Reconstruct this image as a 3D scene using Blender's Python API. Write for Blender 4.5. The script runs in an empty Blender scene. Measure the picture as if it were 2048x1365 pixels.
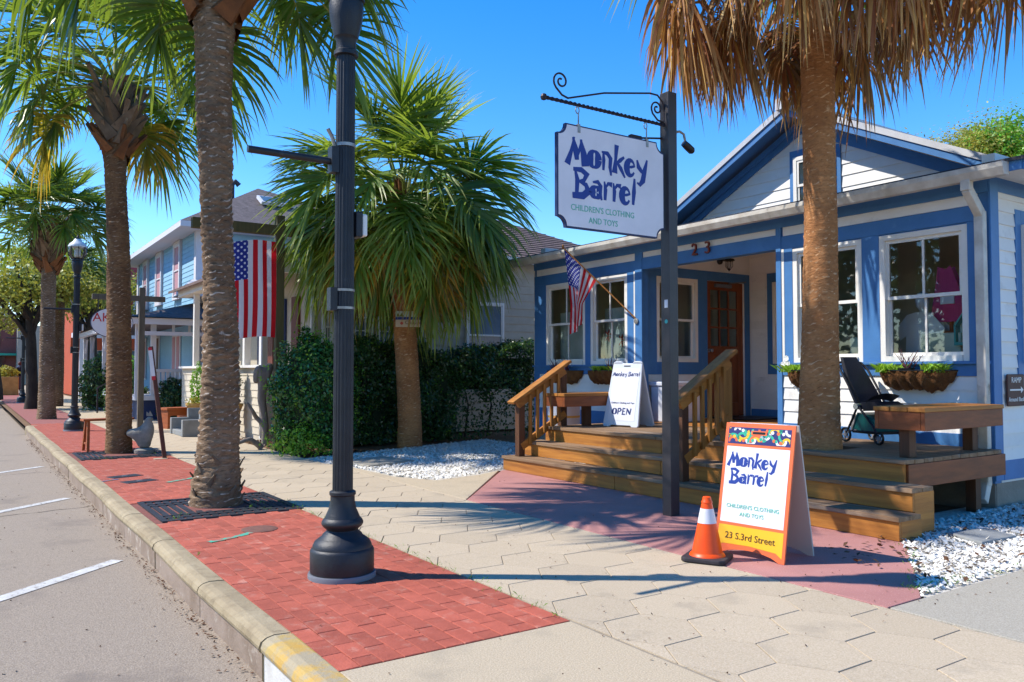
import bpy, math, random
import numpy as np
from mathutils import Matrix, Vector
R = math.radians
rnd = random.Random(11)
nr = np.random.default_rng(5)
SC = bpy.context.scene
COL = SC.collection

# ---------------------------------------------------------------- camera, sky, sun, exposure
cam_d = bpy.data.cameras.new('camera')
cam_d.sensor_width = 36.0
cam_d.lens = 28.44
cam_d.clip_start = 0.05
cam_d.clip_end = 3000
cam = bpy.data.objects.new('camera', cam_d)
COL.objects.link(cam)
cam.location = (0, 0, 1.25)
cam.rotation_euler = (R(92.12), 0, R(-34.06))
SC.camera = cam

SUN_AZ, SUN_EL = R(-54.2), R(48.5)
world = bpy.data.worlds.new('World')
SC.world = world
world.use_nodes = True
wn = world.node_tree
bg = wn.nodes['Background']
sky = wn.nodes.new('ShaderNodeTexSky')
sky.sky_type = 'NISHITA'
sky.sun_disc = False
sky.sun_elevation = SUN_EL
sky.sun_rotation = SUN_AZ
sky.air_density = 1.0
sky.dust_density = 0.0
sky.ozone_density = 3.0
hs = wn.nodes.new('ShaderNodeHueSaturation')
hs.inputs['Saturation'].default_value = 1.4
hs.inputs['Hue'].default_value = .507
wn.links.new(sky.outputs[0], hs.inputs['Color'])
wn.links.new(hs.outputs[0], bg.inputs[0])
bg.inputs[1].default_value = 0.15

sun_d = bpy.data.lights.new('sun', 'SUN')
sun_d.energy = 3.5
sun_d.angle = R(0.5)
sun_d.color = (1.0, 0.945, 0.86)
sun = bpy.data.objects.new('sun', sun_d)
COL.objects.link(sun)
to_sun = Vector((math.sin(SUN_AZ) * math.cos(SUN_EL), math.cos(SUN_AZ) * math.cos(SUN_EL), math.sin(SUN_EL)))
sun.rotation_euler = to_sun.to_track_quat('Z', 'Y').to_euler()
sun.location = to_sun * 30

vs = SC.view_settings
vs.view_transform = 'Standard'
vs.look = 'None'
vs.exposure = 0.9
vs.gamma = 1.0
SC.render.engine = 'CYCLES'
SC.cycles.use_denoising = True
SC.cycles.max_bounces = 6
SC.cycles.transparent_max_bounces = 12
SC.cycles.caustics_reflective = False
SC.cycles.caustics_refractive = False
SC.cycles.sample_clamp_indirect = 6

# ---------------------------------------------------------------- materials
def lin(c):
    if isinstance(c, str):
        c = tuple(int(c[i:i + 2], 16) / 255 for i in (0, 2, 4))
        return tuple((x / 12.92 if x <= .04045 else ((x + .055) / 1.055) ** 2.4) for x in c)
    return tuple(c)

def rgba(c): return (*lin(c), 1.0)

def mth(nt, op, a, b=None, c=None):
    n = nt.nodes.new('ShaderNodeMath'); n.operation = op
    for i, x in enumerate((a, b, c)):
        if x is None: continue
        if isinstance(x, (int, float)): n.inputs[i].default_value = x
        else: nt.links.new(x, n.inputs[i])
    return n.outputs[0]

def mixc(nt, fac, a, b, mode='MIX'):
    n = nt.nodes.new('ShaderNodeMix'); n.data_type = 'RGBA'; n.blend_type = mode
    for sock, x in ((n.inputs[0], fac), (n.inputs[6], a), (n.inputs[7], b)):
        if isinstance(x, (int, float)): sock.default_value = x
        elif isinstance(x, tuple): sock.default_value = x if len(x) == 4 else (*x, 1)
        else: nt.links.new(x, sock)
    return n.outputs[2]

def noise(nt, vec, scale, detail=5, rough=.6, dist=0.0):
    n = nt.nodes.new('ShaderNodeTexNoise')
    n.inputs['Scale'].default_value = scale; n.inputs['Detail'].default_value = detail
    n.inputs['Roughness'].default_value = rough; n.inputs['Distortion'].default_value = dist
    if vec is not None: nt.links.new(vec, n.inputs['Vector'])
    return n.outputs['Fac']

def ramp(nt, fac, lo, hi):
    n = nt.nodes.new('ShaderNodeMapRange'); n.clamp = True
    nt.links.new(fac, n.inputs[0]); n.inputs[1].default_value = lo; n.inputs[2].default_value = hi
    return n.outputs[0]

MATS = {}
def mat(name, c1, c2=None, scale=6, rough=.6, bump=0.0, bscale=None, stretch=(1, 1, 1), vary=0.0, metal=0.0, spec=.4,
        c3=None, spots=(.62, .7), sscale=3.0, coat=0.0, bdist=.01):
    m = bpy.data.materials.new(name); m.use_nodes = True; nt = m.node_tree
    p = nt.nodes['Principled BSDF']
    tc = nt.nodes.new('ShaderNodeTexCoord'); mp = nt.nodes.new('ShaderNodeMapping')
    mp.inputs['Scale'].default_value = stretch
    nt.links.new(tc.outputs['Object'], mp.inputs['Vector'])
    oi = nt.nodes.new('ShaderNodeObjectInfo')
    off = mth(nt, 'MULTIPLY', oi.outputs['Random'], 37.0)
    nt.links.new(off, mp.inputs['Location'])
    vec = mp.outputs[0]
    col = rgba(c1)
    if c2 is not None:
        f = ramp(nt, noise(nt, vec, scale), .33, .67)
        col = mixc(nt, f, rgba(c1), rgba(c2))
    if c3 is not None:
        f = ramp(nt, noise(nt, vec, sscale, 6, .65), *spots)
        col = mixc(nt, f, col, rgba(c3))
    if vary:
        v = mth(nt, 'MULTIPLY_ADD', oi.outputs['Random'], 2 * vary, 1 - vary)
        h = nt.nodes.new('ShaderNodeHueSaturation')
        if isinstance(col, tuple): h.inputs['Color'].default_value = col
        else: nt.links.new(col, h.inputs['Color'])
        nt.links.new(v, h.inputs['Value']); col = h.outputs[0]
    if isinstance(col, tuple): p.inputs['Base Color'].default_value = col
    else: nt.links.new(col, p.inputs['Base Color'])
    p.inputs['Roughness'].default_value = rough
    p.inputs['Metallic'].default_value = metal
    p.inputs['Specular IOR Level'].default_value = spec
    p.inputs['Coat Weight'].default_value = coat
    if bump:
        b = nt.nodes.new('ShaderNodeBump'); b.inputs['Strength'].default_value = bump
        b.inputs['Distance'].default_value = bdist
        nt.links.new(noise(nt, vec, bscale or scale * 4, 6, .65), b.inputs['Height'])
        nt.links.new(b.outputs[0], p.inputs['Normal'])
    MATS[name] = m
    return m

def leaf_mat(name, base, tip, back, rough=.42, trans=.38, tip0=.55, vary=.22, tv=.1):
    """UV.x runs from a leaf's base to its tip, UV.y is a random number per leaf."""
    m = bpy.data.materials.new(name); m.use_nodes = True; nt = m.node_tree
    p = nt.nodes['Principled BSDF']; out = nt.nodes['Material Output']
    uv = nt.nodes.new('ShaderNodeUVMap'); sp = nt.nodes.new('ShaderNodeSeparateXYZ')
    nt.links.new(uv.outputs[0], sp.inputs[0])
    oi = nt.nodes.new('ShaderNodeObjectInfo')
    c = mixc(nt, ramp(nt, mth(nt, 'ADD', sp.outputs[0], mth(nt, 'MULTIPLY', sp.outputs[1], .3)), tip0, tip0 + .55), rgba(base), rgba(tip))
    h = nt.nodes.new('ShaderNodeHueSaturation'); nt.links.new(c, h.inputs['Color'])
    v = mth(nt, 'MULTIPLY_ADD', sp.outputs[1], 2 * vary, 1 - vary)
    v = mth(nt, 'MULTIPLY', v, mth(nt, 'MULTIPLY_ADD', oi.outputs['Random'], .3, .85))
    nt.links.new(v, h.inputs['Value'])
    nt.links.new(mth(nt, 'MULTIPLY_ADD', sp.outputs[1], tv * .4, .5 - tv * .2), h.inputs['Hue'])
    nt.links.new(h.outputs[0], p.inputs['Base Color'])
    p.inputs['Roughness'].default_value = rough; p.inputs['Specular IOR Level'].default_value = .5
    tr = nt.nodes.new('ShaderNodeBsdfTranslucent')
    tc = mixc(nt, .6, h.outputs[0], rgba(back)); nt.links.new(tc, tr.inputs[0])
    mx = nt.nodes.new('ShaderNodeMixShader'); mx.inputs[0].default_value = trans
    nt.links.new(p.outputs[0], mx.inputs[1]); nt.links.new(tr.outputs[0], mx.inputs[2])
    nt.links.new(mx.outputs[0], out.inputs[0])
    MATS[name] = m
    return m

def glass_mat(name, tint=(.8, .86, .84), ior=1.5, boost=1.0):
    m = bpy.data.materials.new(name); m.use_nodes = True; nt = m.node_tree
    out = nt.nodes['Material Output']; nt.nodes.remove(nt.nodes['Principled BSDF'])
    t = nt.nodes.new('ShaderNodeBsdfTransparent'); t.inputs[0].default_value = (*tint, 1)
    g = nt.nodes.new('ShaderNodeBsdfGlossy'); g.inputs['Roughness'].default_value = .015
    fr = nt.nodes.new('ShaderNodeFresnel'); fr.inputs[0].default_value = ior
    f = mth(nt, 'MULTIPLY', fr.outputs[0], boost)
    mx = nt.nodes.new('ShaderNodeMixShader')
    nt.links.new(f, mx.inputs[0]); nt.links.new(t.outputs[0], mx.inputs[1]); nt.links.new(g.outputs[0], mx.inputs[2])
    nt.links.new(mx.outputs[0], out.inputs[0]); MATS[name] = m
    return m

mat('asphalt', 'a99a88', '7b6e5f', 150, .9, .6, 90, c3='7c7064', spots=(.56, .74), sscale=1.3)
mat('road_paint', 'cfcdc8', 'b4b0a8', 14, .7, c3='8a7f74', spots=(.55, .63), sscale=26)
mat('blue_paint', '2e5d93', '5a7187', 6, .7, c3='7d756c', spots=(.52, .6), sscale=9)
mat('kerb', 'aa9a7c', '948366', 3, .85, .5, 60, c3='7e6f56', spots=(.5, .72), sscale=9)
mat('kerb_face', 'a08e80', '83705f', 3, .9, .5, 50, c3='c2b7a8', spots=(.58, .7), sscale=5)
mat('kerb_yellow', 'bf9440', 'b39c62', 7, .8, .5, 60, c3='a4967a', spots=(.44, .56), sscale=9)
mat('kerb_white', 'd9d7d2', 'c4c0ba', 7, .7, .3, 50)
mat('brick', 'b05a46', '9d4e3c', 9, .85, .5, 70, vary=.15, c3='b98a78', spots=(.56, .8), sscale=7)
mat('brick_joint', '8a5046', '70483f', 20, .95, .4, 80)
mat('hex', 'c2b198', 'a8977c', 130, .85, .3, 140, vary=.06, c3='978a76', spots=(.57, .8), sscale=2.4)
mat('hex_joint', '968b7a', '847968', 15, .95, .3, 60)
mat('concrete', 'c5b498', 'a39278', 130, .85, .35, 120, c3='9a8d78', spots=(.55, .78), sscale=1.6)
mat('grey_concrete', 'b2aa9a', '908878', 130, .88, .3, 120, c3='7d7a70', spots=(.6, .8), sscale=1.2)
mat('red_concrete', 'b57e76', 'a5716a', 2.0, .8, .5, 160, c3='caa89e', spots=(.58, .66), sscale=120)
mat('soil', '4a4032', '38302a', 8, .95, .6, 60)
mat('gravel_bed', 'd6d0c4', 'b0a898', 30, .95, .8, 70)
mat('shell', 'e8e4da', 'd6d0c4', 9, .8, vary=0, c3='b8aa96', spots=(.6, .72), sscale=16)
mat('mulch', '8a6a48', '5c4632', 20, .95, .8, 40)
mat('lawn', '7c8a34', '5e7030', 14, .9, .5, 60)
mat('leaf_litter', '6b4426', '3e2a1c', 20, .8)
mat('grate', '33363c', '272a2f', 12, .6, .3, 60, metal=.2)
mat('cover', '7d5648', '6a4a40', 18, .7, .4, 90)
mat('teal_paint', '35b294', '5c9d86', 12, .7, c3='a8655a', spots=(.5, .56), sscale=16)
mat('lamp_black', '16191f', '20242c', 10, .48, .25, 90, spec=.45, c3='3a3c40', spots=(.66, .76), sscale=14)
mat('lamp_grey', '6d7078', None, rough=.6)
mat('lamp_white', 'd7dad8', None, rough=.35)
mat('bracket_metal', 'a9a6a2', '8a8680', 20, .45, metal=.7)
def trunk_mat(name, c1, c2, scar, dark):
    """UV.x is the position between two leaf scars, UV.y runs round the stem."""
    m = bpy.data.materials.new(name); m.use_nodes = True; nt = m.node_tree; p = nt.nodes['Principled BSDF']
    tc = nt.nodes.new('ShaderNodeTexCoord'); mp = nt.nodes.new('ShaderNodeMapping'); mp.inputs['Scale'].default_value = (1, 1, 2.6)
    nt.links.new(tc.outputs['Object'], mp.inputs['Vector']); vec = mp.outputs[0]
    uv = nt.nodes.new('ShaderNodeUVMap'); sp = nt.nodes.new('ShaderNodeSeparateXYZ'); nt.links.new(uv.outputs[0], sp.inputs[0])
    col = mixc(nt, ramp(nt, noise(nt, tc.outputs['Object'], 2.2, 6, .7), .4, .6), rgba(c1), rgba(c2))
    col = mixc(nt, mth(nt, 'MULTIPLY', ramp(nt, noise(nt, vec, 22, 5), .42, .68), .5), col, rgba(dark))
    band = mth(nt, 'LESS_THAN', sp.outputs[0], .22)
    col = mixc(nt, mth(nt, 'MULTIPLY', band, ramp(nt, noise(nt, tc.outputs['Object'], 9, 4), .45, .6)), col, rgba(scar))
    crack = mth(nt, 'GREATER_THAN', sp.outputs[0], .88)
    col = mixc(nt, mth(nt, 'MULTIPLY', crack, ramp(nt, noise(nt, tc.outputs['Object'], 7, 4), .4, .55)), col, rgba(dark))
    col = mixc(nt, ramp(nt, noise(nt, tc.outputs['Object'], 3.3, 6, .7), .62, .7), col, rgba(scar))
    nt.links.new(col, p.inputs['Base Color']); p.inputs['Roughness'].default_value = .92; p.inputs['Specular IOR Level'].default_value = .2
    bp = nt.nodes.new('ShaderNodeBump'); bp.inputs['Strength'].default_value = .7; bp.inputs['Distance'].default_value = .025
    nt.links.new(noise(nt, vec, 16, 6, .62), bp.inputs['Height']); nt.links.new(bp.outputs[0], p.inputs['Normal'])
    MATS[name] = m
trunk_mat('trunk', '947a60', '735c48', 'c4b4a2', '4e3e30')
trunk_mat('trunk_mid', '8e6c4c', '6c4f38', 'a98e74', '4a3424')
trunk_mat('trunk_red', 'bd8656', '9f6c44', 'cba47c', '7c5434')
mat('boot', '8c5a34', '644128', 9, .9, .5, 40, vary=.25)
mat('boot_grey', '84705a', '5e4c3c', 9, .9, .5, 40, vary=.25)
mat('bark', '4a4038', '352d27', 6, .95, .9, 25, stretch=(1, 1, .35), bdist=.03)
mat('driftwood', '8d8178', '6f645c', 5, .9, .6, 30, stretch=(3, 3, .5))
mat('petiole', '6f7d33', '8a8a40', 6, .5)
mat('petiole_dead', '8a5f36', '6d4828', 6, .8)
leaf_mat('frond_green', '4a6c28', '8a8e36', 'a6bc36', tip0=.62, rough=.36)
leaf_mat('frond_bright', '5e8030', '9aa03e', 'b2c43a', tip0=.62, trans=.42)
leaf_mat('frond_yellow', '788a30', 'c89c36', 'd4b434', tip0=.3, trans=.45)
leaf_mat('frond_tipped', '5a762c', 'b07e38', 'c0a63c', tip0=.5, trans=.42)
leaf_mat('frond_dead', 'a06a36', 'c09258', 'b87c3c', rough=.75, trans=.25, tip0=.5, vary=.32)
leaf_mat('frond_dead_grey', 'a08058', 'c8ac84', 'a07a4a', rough=.8, trans=.2, tip0=.5, vary=.3)
leaf_mat('hedge_leaf', '34562c', '446632', '688a38', rough=.3, trans=.2, vary=.35)
leaf_mat('camellia_leaf', '306632', '447a38', '56782a', rough=.24, trans=.18, vary=.3)
leaf_mat('bright_leaf', '6a9a2c', '7fb034', '9cc83c', rough=.4, trans=.4, vary=.3)
leaf_mat('oak_leaf', '949e42', 'b0aa4c', 'b0a838', rough=.45, trans=.4, vary=.35)
leaf_mat('oak_leaf_dark', '4c6836', '5e7a3c', '6f8a38', rough=.45, trans=.3, vary=.35)
leaf_mat('autumn_leaf', '9aa03c', 'b2a644', 'b8a848', rough=.5, trans=.4, vary=.3)
leaf_mat('fern_leaf', '86b02c', '9cc23a', 'b4d848', rough=.45, trans=.4, vary=.25)
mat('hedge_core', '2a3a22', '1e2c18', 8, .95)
mat('blue', '477ab0', '4070a4', 4, .5, .14, 40, spec=.35, c3='5a86b4', spots=(.62, .8), sscale=6)
mat('white_board', 'eae7e2', 'e2dfda', 3, .6, .12, 40, vary=.03, c3='c2beb8', spots=(.6, .8), sscale=2.5)
mat('trim_white', 'e6e2da', 'dcd7ce', 4, .5)
mat('gutter', 'cfcbc2', 'b2a99c', 5, .5, c3='857a6c', spots=(.62, .75), sscale=4)
mat('foundation', '9a8f80', '857a6c', 4, .95, .5, 40)
mat('roof_edge', '4a4a50', '3a3a40', 8, .9, .3, 40)
mat('roof_metal', 'c4c4c4', 'b2b2b4', 3, .5, metal=.2)
mat('shingle', '6d6260', '574e4c', 6, .95, .5, 30, c3='7d7270', spots=(.55, .7), sscale=14)
mat('shingle_brown', '7a6660', '5f504c', 6, .95, .5, 30, c3='8a7670', spots=(.55, .7), sscale=14)
mat('interior', 'd6cbb4', 'c8bda6', 2, .8)
mat('interior_dark', '7a6a54', None, rough=.9)
mat('door_wood', '8c4c24', '6e3818', 4, .45, .15, 30, stretch=(4, 4, .5))
mat('deck_x', 'b27630', '8e5822', 3.5, .6, .2, 25, stretch=(.35, 6, 6), vary=.16, c3='5f3a1c', spots=(.66, .74), sscale=2)
mat('deck_y', 'b27630', '8e5822', 3.5, .6, .2, 25, stretch=(6, .35, 6), vary=.16, c3='5f3a1c', spots=(.66, .74), sscale=2)
mat('deck_z', 'a8702c', '86541f', 3.5, .6, .2, 25, stretch=(6, 6, .35), vary=.12)
mat('tread_y', '92765a', '74583c', 3.5, .75, .35, 25, stretch=(6, .35, 6), vary=.14, c3='9a8e80', spots=(.55, .75), sscale=1.6)
mat('bench_red', '8a4a22', '6d3818', 3.5, .55, .2, 25, stretch=(1, 1, 6), vary=.08)
mat('post_brown', '5e3a22', '4a2d1a', 3.5, .65, .2, 25, stretch=(6, 6, .4))
mat('grey_wood', '6a6458', '544e44', 4, .9, .4, 30, stretch=(5, 5, .5))
mat('green_wood', '5e5636', '4c4a30', 4, .9, .4, 30, stretch=(5, 5, .5))
mat('iron', '262530', '3a2c2c', 20, .5, .3, 60, metal=.3)
mat('post_metal', '3a363a', '2e2b30', 6, .42, .15, 60, spec=.5)
mat('sign_white', 'e6e4ea', 'dcdae0', 4, .45)
mat('sign_edge', '1c2c58', None, rough=.5)
mat('letter_blue', '1b3a8c', None, rough=.5)
mat('letter_green', '5fb8a0', None, rough=.5)
mat('letter_dark', '4a3420', None, rough=.5)
mat('letter_navy', '1e2f66', None, rough=.5)
mat('letter_red', 'c02434', None, rough=.5)
mat('letter_white', 'e4e0da', None, rough=.5)
mat('number_bronze', '8a3c2c', '6a2c20', 20, .4, metal=.3)
mat('panel_white', 'e2e2e6', 'd6d6dc', 3, .4)
mat('panel_orange', 'e06a3c', None, rough=.45)
mat('panel_yellow', 'e8b428', None, rough=.45)
mat('panel_navy', '2a2f6a', None, rough=.45)
mat('panel_teal', '2fa88a', None, rough=.45)
mat('panel_back', 'b9b0a8', None, rough=.6)
mat('plastic_white', 'cfd4dc', None, rough=.4)
mat('cone_orange', 'f4520a', 'e84a08', 6, .4)
mat('cone_white', 'dcd8dc', None, rough=.35)
mat('rubber', '3a3438', '2c282c', 12, .75, .2, 60)
mat('coir', '7d5228', '5e3a1a', 14, .95, 1.0, 40, bdist=.03)
mat('black_plastic', '14161a', None, rough=.4)
mat('stroller_black', '1c1c26', '14141c', 8, .55, .2, 40)
mat('stroller_teal', '0f6a66', '0c5a58', 10, .4)
mat('stroller_grey', '8d8a8a', None, rough=.6)
mat('chrome', 'b8bcc4', None, rough=.25, metal=.9)
mat('ramp_brown', '5a3228', '4a2a22', 8, .6)
mat('barrel_white', 'c9ccd6', None, rough=.5)
mat('barrel_stripe', 'd8a850', None, rough=.5)
mat('twig', '5a2c30', None, rough=.8)
mat('flower_white', 'e8e6e0', None, rough=.6)
mat('flower_red', 'b02428', None, rough=.6)
mat('pink_stripe', 'd84888', 'c23a78', 40, .8, stretch=(.1, 8, .1))
mat('cloth_white', 'eef0f2', None, rough=.85)
mat('teal_frame', '35a8a8', None, rough=.5)
mat('box_pale', 'bcd0c4', None, rough=.7)
mat('shade_green', '1f8a5a', '2a9a68', 30, .7, stretch=(.1, .1, 6))
mat('yellow_base', 'c89a24', None, rough=.4)
mat('curtain', 'bcc8c8', 'a8b8b8', 3, .85)
mat('pane_dark', '2a3034', '3a4448', 1.5, .06, spec=.8)
mat('pane_sky', '6a7c88', '4c5a64', 1.2, .08, spec=.8)
mat('far_blue', '8fbcd6', '86b2cc', 3, .7, vary=.03)
mat('far_trim', 'd4d2d6', None, rough=.6)
mat('far_pink', 'b88a90', None, rough=.7)
mat('far_navy', '26345c', None, rough=.7)
mat('far_door', '5e2c20', None, rough=.6)
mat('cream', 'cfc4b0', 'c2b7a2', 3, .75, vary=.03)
mat('cream_shade', 'b5ab98', 'a89e8c', 3, .75, vary=.03)  # darker copy of cream, the side wall's shade put into the colour
mat('mauve', '8d6a6a', None, rough=.7)
mat('far_orange', 'b5502c', 'a84826', 4, .8)
mat('far_red', 'a8484a', None, rough=.8)
mat('far_brick', '9a6058', '84504a', 20, .9)
mat('stone_grey', '8f9190', '7d7f7e', 6, .9, .4, 40)
mat('statue', '9a958c', '7d7870', 12, .9, .6, 30)
mat('terracotta', 'c09a5a', 'a8844a', 5, .8, .3, 30)
mat('orange_wood', 'a8582a', '8d4820', 4, .6, stretch=(1, 1, 5))
mat('skin', 'b5866a', None, rough=.6)
mat('jacket', '20222c', None, rough=.8)
mat('jeans', '4a5670', None, rough=.85)
mat('globe_frost', 'd8d8d4', None, rough=.2)
glass_mat('window_glass', (.94, .97, .95), 1.5, 2.2)
glass_mat('lamp_glass', (.88, .9, .9), 1.45, 1.4)

# ---------------------------------------------------------------- mesh helpers
WM = {}
class MB:
    def __init__(s): s.v = []; s.f = []; s.m = []
    def poly(s, pts, m=0):
        b = len(s.v); s.v += [tuple(p) for p in pts]; s.f.append(list(range(b, b + len(pts)))); s.m.append(m); return s
    def raw(s, vs_, fs, m=0):
        b = len(s.v); s.v += [tuple(p) for p in vs_]
        for f in list(fs): s.f.append([b + i for i in f]); s.m.append(m)
        return s
    BF = [(0, 3, 2, 1), (4, 5, 6, 7), (0, 1, 5, 4), (1, 2, 6, 5), (2, 3, 7, 6), (3, 0, 4, 7)]
    def box(s, x0, y0, z0, x1, y1, z1, m=0):
        x0, x1 = min(x0, x1), max(x0, x1); y0, y1 = min(y0, y1), max(y0, y1); z0, z1 = min(z0, z1), max(z0, z1)
        return s.raw([(x0, y0, z0), (x1, y0, z0), (x1, y1, z0), (x0, y1, z0), (x0, y0, z1), (x1, y0, z1), (x1, y1, z1), (x0, y1, z1)], s.BF, m)
    def beam(s, p, q, w, h, up=(0, 0, 1), m=0):
        p, q = Vector(p), Vector(q); d = (q - p).normalized(); a = d.cross(Vector(up))
        if a.length < 1e-4: a = d.cross(Vector((1, 0, 0)))
        a.normalize(); b = a.cross(d)
        a *= w / 2; b *= h / 2
        vs_ = [p - a - b, p + a - b, p + a + b, p - a + b, q - a - b, q + a - b, q + a + b, q - a + b]
        return s.raw(vs_, [(0, 3, 2, 1), (4, 5, 6, 7), (0, 1, 5, 4), (1, 2, 6, 5), (2, 3, 7, 6), (3, 0, 4, 7)][:], m)
    def tube(s, pts, r, n=8, m=0, cap=True):
        pts = [Vector(p) for p in pts]; k = len(pts)
        rs = r if isinstance(r, (list, tuple)) else [r] * k
        b = len(s.v); prev = None
        for i, p in enumerate(pts):
            d = (pts[min(i + 1, k - 1)] - pts[max(i - 1, 0)]).normalized()
            if prev is None:
                a = d.cross(Vector((0, 0, 1)))
                if a.length < .05: a = d.cross(Vector((1, 0, 0)))
            else: a = prev - d * prev.dot(d)
            a.normalize(); prev = a; c = d.cross(a)
            for j in range(n):
                t = 2 * math.pi * j / n
                s.v.append(tuple(p + (a * math.cos(t) + c * math.sin(t)) * rs[i]))
        for i in range(k - 1):
            for j in range(n):
                j2 = (j + 1) % n
                s.f.append([b + i * n + j, b + i * n + j2, b + (i + 1) * n + j2, b + (i + 1) * n + j]); s.m.append(m)
        if cap:
            s.f.append([b + j for j in reversed(range(n))]); s.m.append(m)
            s.f.append([b + (k - 1) * n + j for j in range(n)]); s.m.append(m)
        return s
    def lathe(s, prof, n=24, c=(0, 0, 0), flute=0, fr=(0, 0), m=0):
        b = len(s.v); k = len(prof)
        for i, (r, z) in enumerate(prof):
            for j in range(n):
                t = 2 * math.pi * j / n
                rr = r * (1 - flute * (j % 2)) if (flute and fr[0] <= z <= fr[1]) else r
                s.v.append((c[0] + rr * math.cos(t), c[1] + rr * math.sin(t), c[2] + z))
        for i in range(k - 1):
            for j in range(n):
                j2 = (j + 1) % n
                s.f.append([b + i * n + j, b + i * n + j2, b + (i + 1) * n + j2, b + (i + 1) * n + j]); s.m.append(m)
        s.f.append([b + j for j in reversed(range(n))]); s.m.append(m)
        s.f.append([b + (k - 1) * n + j for j in range(n)]); s.m.append(m)
        return s
    def prism(s, poly, d0, d1, m=0):
        """poly: 2-D points (a, b); extruded along the third axis from d0 to d1."""
        n = len(poly)
        vs_ = [(a, b, d0) for a, b in poly] + [(a, b, d1) for a, b in poly]
        fs = [tuple(reversed(range(n))), tuple(range(n, 2 * n))] + [(i, (i + 1) % n, n + (i + 1) % n, n + i) for i in range(n)]
        return s.raw(vs_, fs, m)
    def merge(s, q): return s.raw(q.v, q.f)
    def xf(s, M):
        s.v = [tuple(M @ Vector(p)) for p in s.v]; return s
    def mesh(s, name, mats, smooth=None):
        me = bpy.data.meshes.new(name); me.from_pydata(s.v, [], s.f)
        for x in (mats if isinstance(mats, (list, tuple)) else [mats]): me.materials.append(MATS[x])
        if isinstance(mats, (list, tuple)) and len(mats) > 1: me.polygons.foreach_set('material_index', s.m)
        if smooth is not None:
            me.polygons.foreach_set('use_smooth', [True] * len(me.polygons))
            me.set_sharp_from_angle(angle=R(smooth))
        me.update(); return me
    def build(s, name, mats, parent=None, world=False, smooth=None, bevel=0, loc=None):
        return link(name, s.mesh(name, mats, smooth), parent, world, bevel, loc)

def link(name, me, parent=None, world=False, bevel=0, loc=None, rz=0):
    o = bpy.data.objects.new(name, me); COL.objects.link(o)
    if loc is not None: o.location = loc
    if rz: o.rotation_euler = (0, 0, rz)
    if parent is not None:
        o.parent = parent
        if world: o.matrix_parent_inverse = WM[parent].inverted()
    WM[o] = (WM[parent] if parent is not None and not world else Matrix.Identity(4)) @ Matrix.Translation(loc or (0, 0, 0)) @ Matrix.Rotation(rz, 4, 'Z')
    if bevel:
        b = o.modifiers.new('bevel', 'BEVEL'); b.width = bevel; b.segments = 2; b.limit_method = 'ANGLE'; b.angle_limit = R(40)
    return o

def tag(o, label=None, cat=None, group=None, kind=None):
    if label: o['label'] = label
    if cat: o['category'] = cat
    if group: o['group'] = group
    if kind: o['kind'] = kind
    return o

def thing(name, label, cat, loc=(0, 0, 0), rz=0, group=None, rx=0, ry=0):
    o = bpy.data.objects.new(name, None); COL.objects.link(o)
    o.location = loc; o.rotation_euler = (rx, ry, rz); o.empty_display_size = .2
    WM[o] = Matrix.Translation(loc) @ Matrix.Rotation(rz, 4, 'Z') @ Matrix.Rotation(ry, 4, 'Y') @ Matrix.Rotation(rx, 4, 'X')
    return tag(o, label, cat, group)

def dup(root, loc, rz=0, label=None, group=None):
    def cp(o, par):
        c = o.copy(); COL.objects.link(c)
        if par is not None:
            c.parent = par; c.matrix_parent_inverse = o.matrix_parent_inverse.copy()
        for ch in list(o.children):
            cp(ch, c)
        return c
    r = cp(root, None); r.location = loc; r.rotation_euler = (0, 0, rz)
    if label: r['label'] = label
    if group: r['group'] = group
    return r

def struct(o, label=None): return tag(o, label, None, None, 'structure')
def frame(P, u, n):
    """local a runs along u, b up, c along the outward normal n."""
    u, n = Vector(u), Vector(n); z = Vector((0, 0, 1)) if abs(n.z) < .99 else n.cross(u)
    M = Matrix.Identity(4)
    for i, c in enumerate((u, z, n)):
        for j in range(3): M[j][i] = c[j]
    return Matrix.Translation(P) @ M

def text(name, s, size, M, mt, parent, align='CENTER', ext=.0012, shear=0, sx=1.0, world=True):
    cu = bpy.data.curves.new(name, 'FONT'); cu.body = s; cu.size = size; cu.align_x = align; cu.extrude = ext; cu.shear = shear
    cu.resolution_u = 3
    cu.materials.append(MATS[mt])
    tmp = bpy.data.objects.new(name, cu); COL.objects.link(tmp); bpy.context.view_layer.update()
    me = bpy.data.meshes.new_from_object(tmp.evaluated_get(bpy.context.evaluated_depsgraph_get()))
    bpy.data.objects.remove(tmp)
    if not me.materials: me.materials.append(MATS[mt])
    o = bpy.data.objects.new(name, me); COL.objects.link(o); o.parent = parent
    L = M @ Matrix.Diagonal((sx, 1, 1, 1))
    o.matrix_local = (WM[parent].inverted() @ L) if world else L
    if len(s) > 1: o['kind'] = 'stuff'
    return o

def skin(name, verts, edges, radii, mt, parent=None, sub=2, root=0, loc=None):
    me = bpy.data.meshes.new(name); me.from_pydata(verts, edges, []); me.materials.append(MATS[mt])
    o = link(name, me, parent, loc=loc)
    o.modifiers.new('skin', 'SKIN'); 
    sv = me.skin_vertices[0].data if me.skin_vertices else None
    if sv is None:
        me.attributes.new
    for i, r in enumerate(radii):
        sv[i].radius = (r, r) if not isinstance(r, tuple) else r
    sv[root].use_root = True
    ss = o.modifiers.new('sub', 'SUBSURF'); ss.levels = sub; ss.render_levels = sub
    o.modifiers['skin'].use_smooth_shade = True
    return o

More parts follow.
